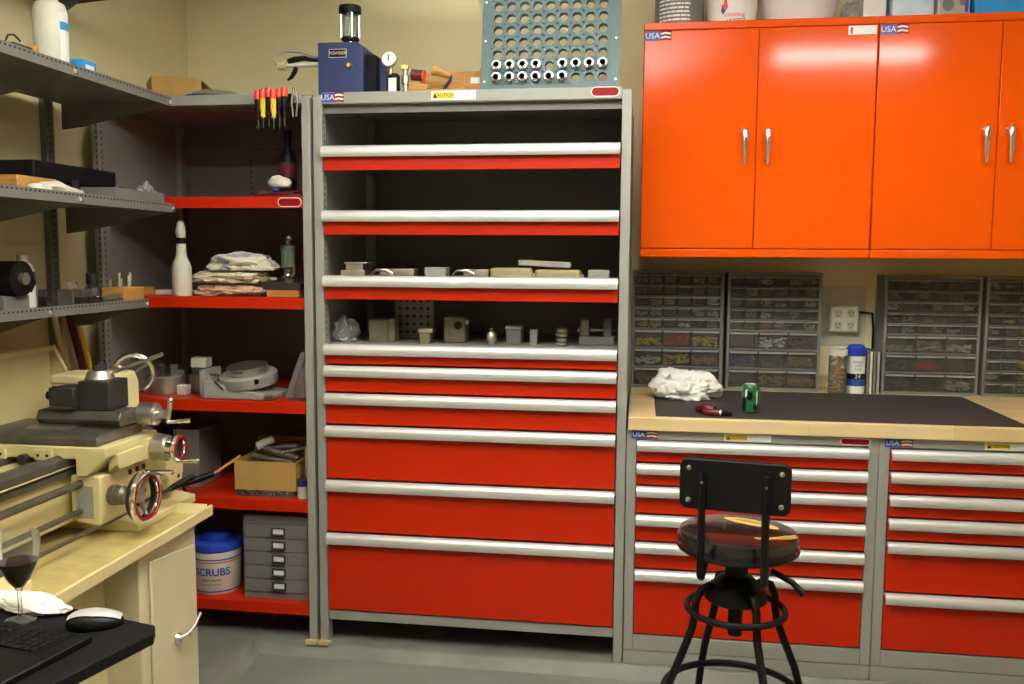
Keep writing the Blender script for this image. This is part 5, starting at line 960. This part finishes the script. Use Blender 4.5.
b = MB(); b.lathe([(0.012, 0), (0.014, 0.003), (0.014, 0.025)], (0.355, -0.79, 1.12), 14, (-1, 0, 0)); b.lathe([(0.010, 0), (0.010, 0.03)], (0.355, -0.76, 1.135), 14, (-1, 0, 0)); b.build('holder_screws', 'black', tp)
# tailstock
MB().prism([(0.21, 0.959), (0.21, 1.0), (0.26, 1.04), (0.26, 1.12), (0.28, 1.16), (0.42, 1.16), (0.435, 1.12), (0.435, 1.04), (0.46, 1.0), (0.46, 0.959)], 'y', -0.58, -0.44).build('tailstock', 'cream', t, bevel=0.008); MB().box((0.20, -0.60, 1.125), (0.40, -0.45, 1.158)).build('tailstock_cap', 'cream', t, bevel=0.008)
MB().cyl((0.36, -0.44, 1.125), (0.36, -0.385, 1.125), 0.030, seg=24).build('tail_dial', 'steel', t)
tw = MB().torus((0.375, -0.375, 1.140), 0.066, 0.009, (0.30, -1, 0), 40, 10).build('tail_handwheel', 'chrome', t); b = MB()
for k in range(3): a = 0.6 + k * 2 * PI / 3; b.tube([(0.375, -0.375, 1.14), (0.375 + 0.062 * math.cos(a), -0.375 + 0.018 * math.cos(a), 1.14 + 0.062 * math.sin(a))], 0.006, 8)
b.build('wheel_spokes', 'steel', tw)
# splash guard
t = thing('splash_guard', 'cream sheet-metal splash guard standing behind the lathe bed', 'guard', (0.08, -1.0, 0.6905))
MB().box((0.055, -1.60, 0.6905), (0.060, -0.395, 1.235)).build('back_sheet', 'cream', t); MB().prism([(0.060, 1.215), (0.074, 1.215), (0.078, 1.235), (0.060, 1.240)], 'y', -1.60, -0.395).build('top_flange', 'cream', t, bevel=0.002)
MB().prism([(0.060, 1.235), (0.076, 1.238), (0.165, 1.06), (0.165, 0.6905), (0.060, 0.6905)], 'y', -0.395, -0.392).build('end_sheet', 'cream', t)
MB().tube([(0.072, -0.392, 1.235), (0.165, -0.392, 1.06), (0.165, -0.392, 0.70)], 0.008, 8).build('end_flange', 'cream', t)

# ------------------------------------------------------------------ desk with keyboard, mouse, paper towel, wine glass
A = math.radians(-14.5); dk = Vector((1.215, -1.703, 0.8)); ux = Vector((math.cos(A), math.sin(A), 0)); uy = Vector((-math.sin(A), math.cos(A), 0))
def DP(u, v, z): return dk + ux * u + uy * v + Vector((0, 0, z))
R_ = Matrix.Translation(dk) @ Matrix.Rotation(A, 4, 'Z')
t = thing('side_table', 'small black side table in the near left corner', 'table', (0.95, -1.9, 0.0005))
b = MB().prism([(-0.55, -0.62), (-0.55, 0.0), (-0.012, 0.0), (0.012, -0.030), (0.012, -0.62)], 'z', -0.026, 0.0); b.xform(R_); b.build('table_top', 'black_matt', t, bevel=0.003)
b = MB(); b.box((-0.33, -0.40, -0.78), (-0.25, -0.32, -0.026)); b.xform(R_); b.build('column', 'black_matt', t, bevel=0.004)
b = MB(); b.box((-0.50, -0.56, -0.7990), (-0.08, -0.10, -0.775)); b.xform(R_); b.build('base', 'black_matt', t, bevel=0.006)
KA = math.radians(-10); kd = Vector((1.126, -1.797, 0.8005)); KR = Matrix.Translation(kd) @ Matrix.Rotation(KA, 4, 'Z')
t = thing('keyboard', 'black low keyboard with a wide palm rest on the black table', 'keyboard', tuple(kd))
b = MB().box((-0.46, -0.215, 0), (0, 0, 0.014)); b.xform(KR); b.build('body', 'black', t, bevel=0.003)
b = MB().box((-0.455, -0.098, 0.014), (-0.035, -0.006, 0.0152)); b.xform(KR); b.build('key_field', 'black', t)
kp = None
for r in range(5):
    for cidx in range(21):
        if cidx in (15, ) or (r == 0 and cidx in (4, 9)): continue
        u = -0.447 + 0.0196 * cidx; v = -0.020 - 0.0178 * r
        if kp is None:
            b = MB(); b.prism([(-0.0082, -0.0078), (0.0082, -0.0078), (0.0082, 0.0078), (-0.0082, 0.0078)], 'z', 0.0, 0.0035); kp = b.build('key', 'black', t, local=True, bevel=0.001, bseg=1); k = kp
        else: k = kp.copy(); COL.objects.link(k); k.parent = t
        k.matrix_local = Matrix.Rotation(KA, 4, 'Z') @ Matrix.Translation((u, v, 0.0152)); ROOT[k.name] = ROOT[t.name]
MA = math.radians(20)
t = thing('computer_mouse', 'silver and black computer mouse on the black table beside the keyboard', 'mouse', (1.085, -1.725, 0.8005)); MR = Matrix.Translation((1.085, -1.725, 0.8005)) @ Matrix.Rotation(MA, 4, 'Z')
def dome(sx, sy, sz, z0, cutx=None):
    b = MB(); bmesh.ops.create_uvsphere(b.bm, u_segments=28, v_segments=16, radius=1)
    for v in b.bm.verts:
        x, y, z = v.co; v.co = Vector((x * sx, y * sy * (1 - 0.15 * x), max(z, -0.35) * sz * (1 - 0.28 * x) + 0.35 * sz + z0))
    return b
b = dome(0.057, 0.033, 0.025, 0.0); b.xform(MR); b.build('body', 'black', t)
b = MB(); n = 14
prev = None
for i in range(n + 1):
    x = -0.052 + 0.104 * i / n; row = []
    for j in range(5):
        y = -0.024 + 0.012 * j; h = math.sqrt(max(0.0, 1 - (x / 0.058) ** 2)) * 0.025 * (1 - 0.28 * x / 0.057) * math.sqrt(max(0.05, 1 - (y / 0.04) ** 2)) + 0.0108
        row.append(b.bm.verts.new((x, y * (1 - 0.4 * abs(x) / 0.057), h)))
    if prev: 
        for j in range(4): b._f([prev[j], prev[j + 1], row[j + 1], row[j]])
    prev = row
b.xform(MR); b.build('silver_top', 'alu', t, angle=80)
o = crumple('paper_towel', 'paper', (0.875, -1.650, 0.8005), (0.10, 0.042, 0.022), 61, 0.25, 2.0, fold=0.5); o.rotation_euler = (0, 0, A); tag(o, 'crumpled white paper towel on the black table behind the keyboard', 'paper towel')
c = (0.914, -1.724, 0.8005)
t = thing('wine_glass', 'stemmed glass half full of dark red wine on the black table', 'glass', c)
MB().lathe([(0.030, 0), (0.031, 0.002), (0.012, 0.005), (0.0045, 0.012), (0.0038, 0.04), (0.0042, 0.062), (0.007, 0.070), (0.022, 0.091), (0.036, 0.122), (0.0425, 0.150), (0.0435, 0.170), (0.042, 0.188)], c, 36, cap=False).build('glass', 'thin_glass', t)
MB().lathe([(0.0005, 0.0725), (0.0055, 0.0735), (0.0203, 0.0933), (0.0352, 0.123), (0.0380, 0.130), (0.0005, 0.130)], c, 36, cap=False).build('wine', 'wine', t)

# ------------------------------------------------------------------ stool
SR = math.radians(-10); so = (2.487, -0.735, -0.045)
t = thing('shop_stool', 'black round-seat swivel stool with a padded backrest before the red drawers', 'stool', so, SR)
MB().lathe([(0.150, 0.757), (0.170, 0.762), (0.175, 0.773), (0.175, 0.797), (0.168, 0.815), (0.14, 0.827), (0.07, 0.833), (0.001, 0.835)], (0, 0, 0), 48, cap=False).build('seat', 'seat_print', t, local=True)
MB().lathe([(0.0, 0.752), (0.150, 0.752), (0.152, 0.758)], (0, 0, 0), 40, cap=False).build('seat_pan', 'black', t, local=True)
MB().torus((0, 0, 0.770), 0.1735, 0.0045, seg=48).build('seat_piping', 'black', t, local=True)
MB().cyl((0, 0, 0.68), (0, 0, 0.745), 0.034, seg=20).build('swivel_hub', 'black', t, local=True); MB().box((-0.075, -0.075, 0.743), (0.075, 0.075, 0.752)).build('swivel_plate', 'black', t, local=True)
MB().cyl((0, 0, 0.50), (0, 0, 0.70), 0.021, seg=20).build('screw_post', 'black', t, local=True)
MB().lathe([(0.022, 0.685), (0.05, 0.675), (0.085, 0.640), (0.092, 0.612), (0.085, 0.606), (0.022, 0.606)], (0, 0, 0), 32).build('leg_hub', 'black', t, local=True)
for k in range(4):
    a = math.radians(31 + 90 * k); ca, sa = math.cos(a), math.sin(a); pr = [(0.045, 0.640), (0.085, 0.655), (0.112, 0.645), (0.127, 0.610), (0.129, 0.575), (0.137, 0.530), (0.165, 0.460), (0.200, 0.380), (0.224, 0.300), (0.243, 0.200), (0.258, 0.100), (0.266, 0.012)]
    l = MB().tube([(r * ca, r * sa, z) for r, z in pr], 0.0115, 12).build('leg', 'black', t, local=True); MB().cyl((0.266 * ca, 0.266 * sa, 0.0), (0.266 * ca, 0.266 * sa, 0.02), 0.015, seg=14).build('foot_cap', 'rubber', l, local=True)
MB().torus((0, 0, 0.580), 0.142, 0.0095, seg=48, rs=10).build('upper_ring', 'black', t, local=True); MB().torus((0, 0, 0.315), 0.205, 0.0105, seg=56, rs=10).build('foot_ring', 'black', t, local=True)
MB().tube([(0.10, -0.05, 0.722), (0.16, -0.07, 0.70), (0.19, -0.08, 0.672)], [0.008, 0.009, 0.010], 10).build('adjust_lever', 'black', t, local=True)
for x in (-0.085, 0.085):
    MB().tube([(x, -0.06, 0.727), (x, -0.17, 0.722), (x, -0.198, 0.735), (x, -0.203, 0.80), (x, -0.203, 1.03)], 0.0105, 8).build('back_strap', 'black', t, local=True)
bw, bh, bz = 0.148, 0.070, 0.992
pts = []
for cx, cz, a0 in ((bw - 0.022, bz + bh - 0.022, 0), (-bw + 0.022, bz + bh - 0.022, PI / 2), (-bw + 0.022, bz - bh + 0.022, PI), (bw - 0.022, bz - bh + 0.022, 1.5 * PI)):
    for i in range(6): a = a0 + PI / 2 * i / 5; pts.append((cx + 0.022 * math.cos(a), cz + 0.022 * math.sin(a)))
bk = MB().prism(pts, 'y', -0.192, -0.186).build('back_plate', 'black', t, local=True, bevel=0.002); b = MB().prism(pts, 'y', -0.186, -0.150); b.build('backrest', 'black', t, local=True, bevel=0.012, bseg=3)
for x in (-0.124, 0.124):
    for zz in (bz - 0.045, bz + 0.045): MB().lathe([(0.0075, 0), (0.006, 0.003), (0.002, 0.0045)], (x, -0.192, zz), 12, (0, -1, 0)).build('bolt', 'steel', bk, local=True)
for x in (-0.085, 0.085): MB().lathe([(0.004, 0), (0.003, 0.002)], (x, -0.2135, bz + 0.01), 10, (0, -1, 0)).build('strap_screw', 'steel', t, local=True)
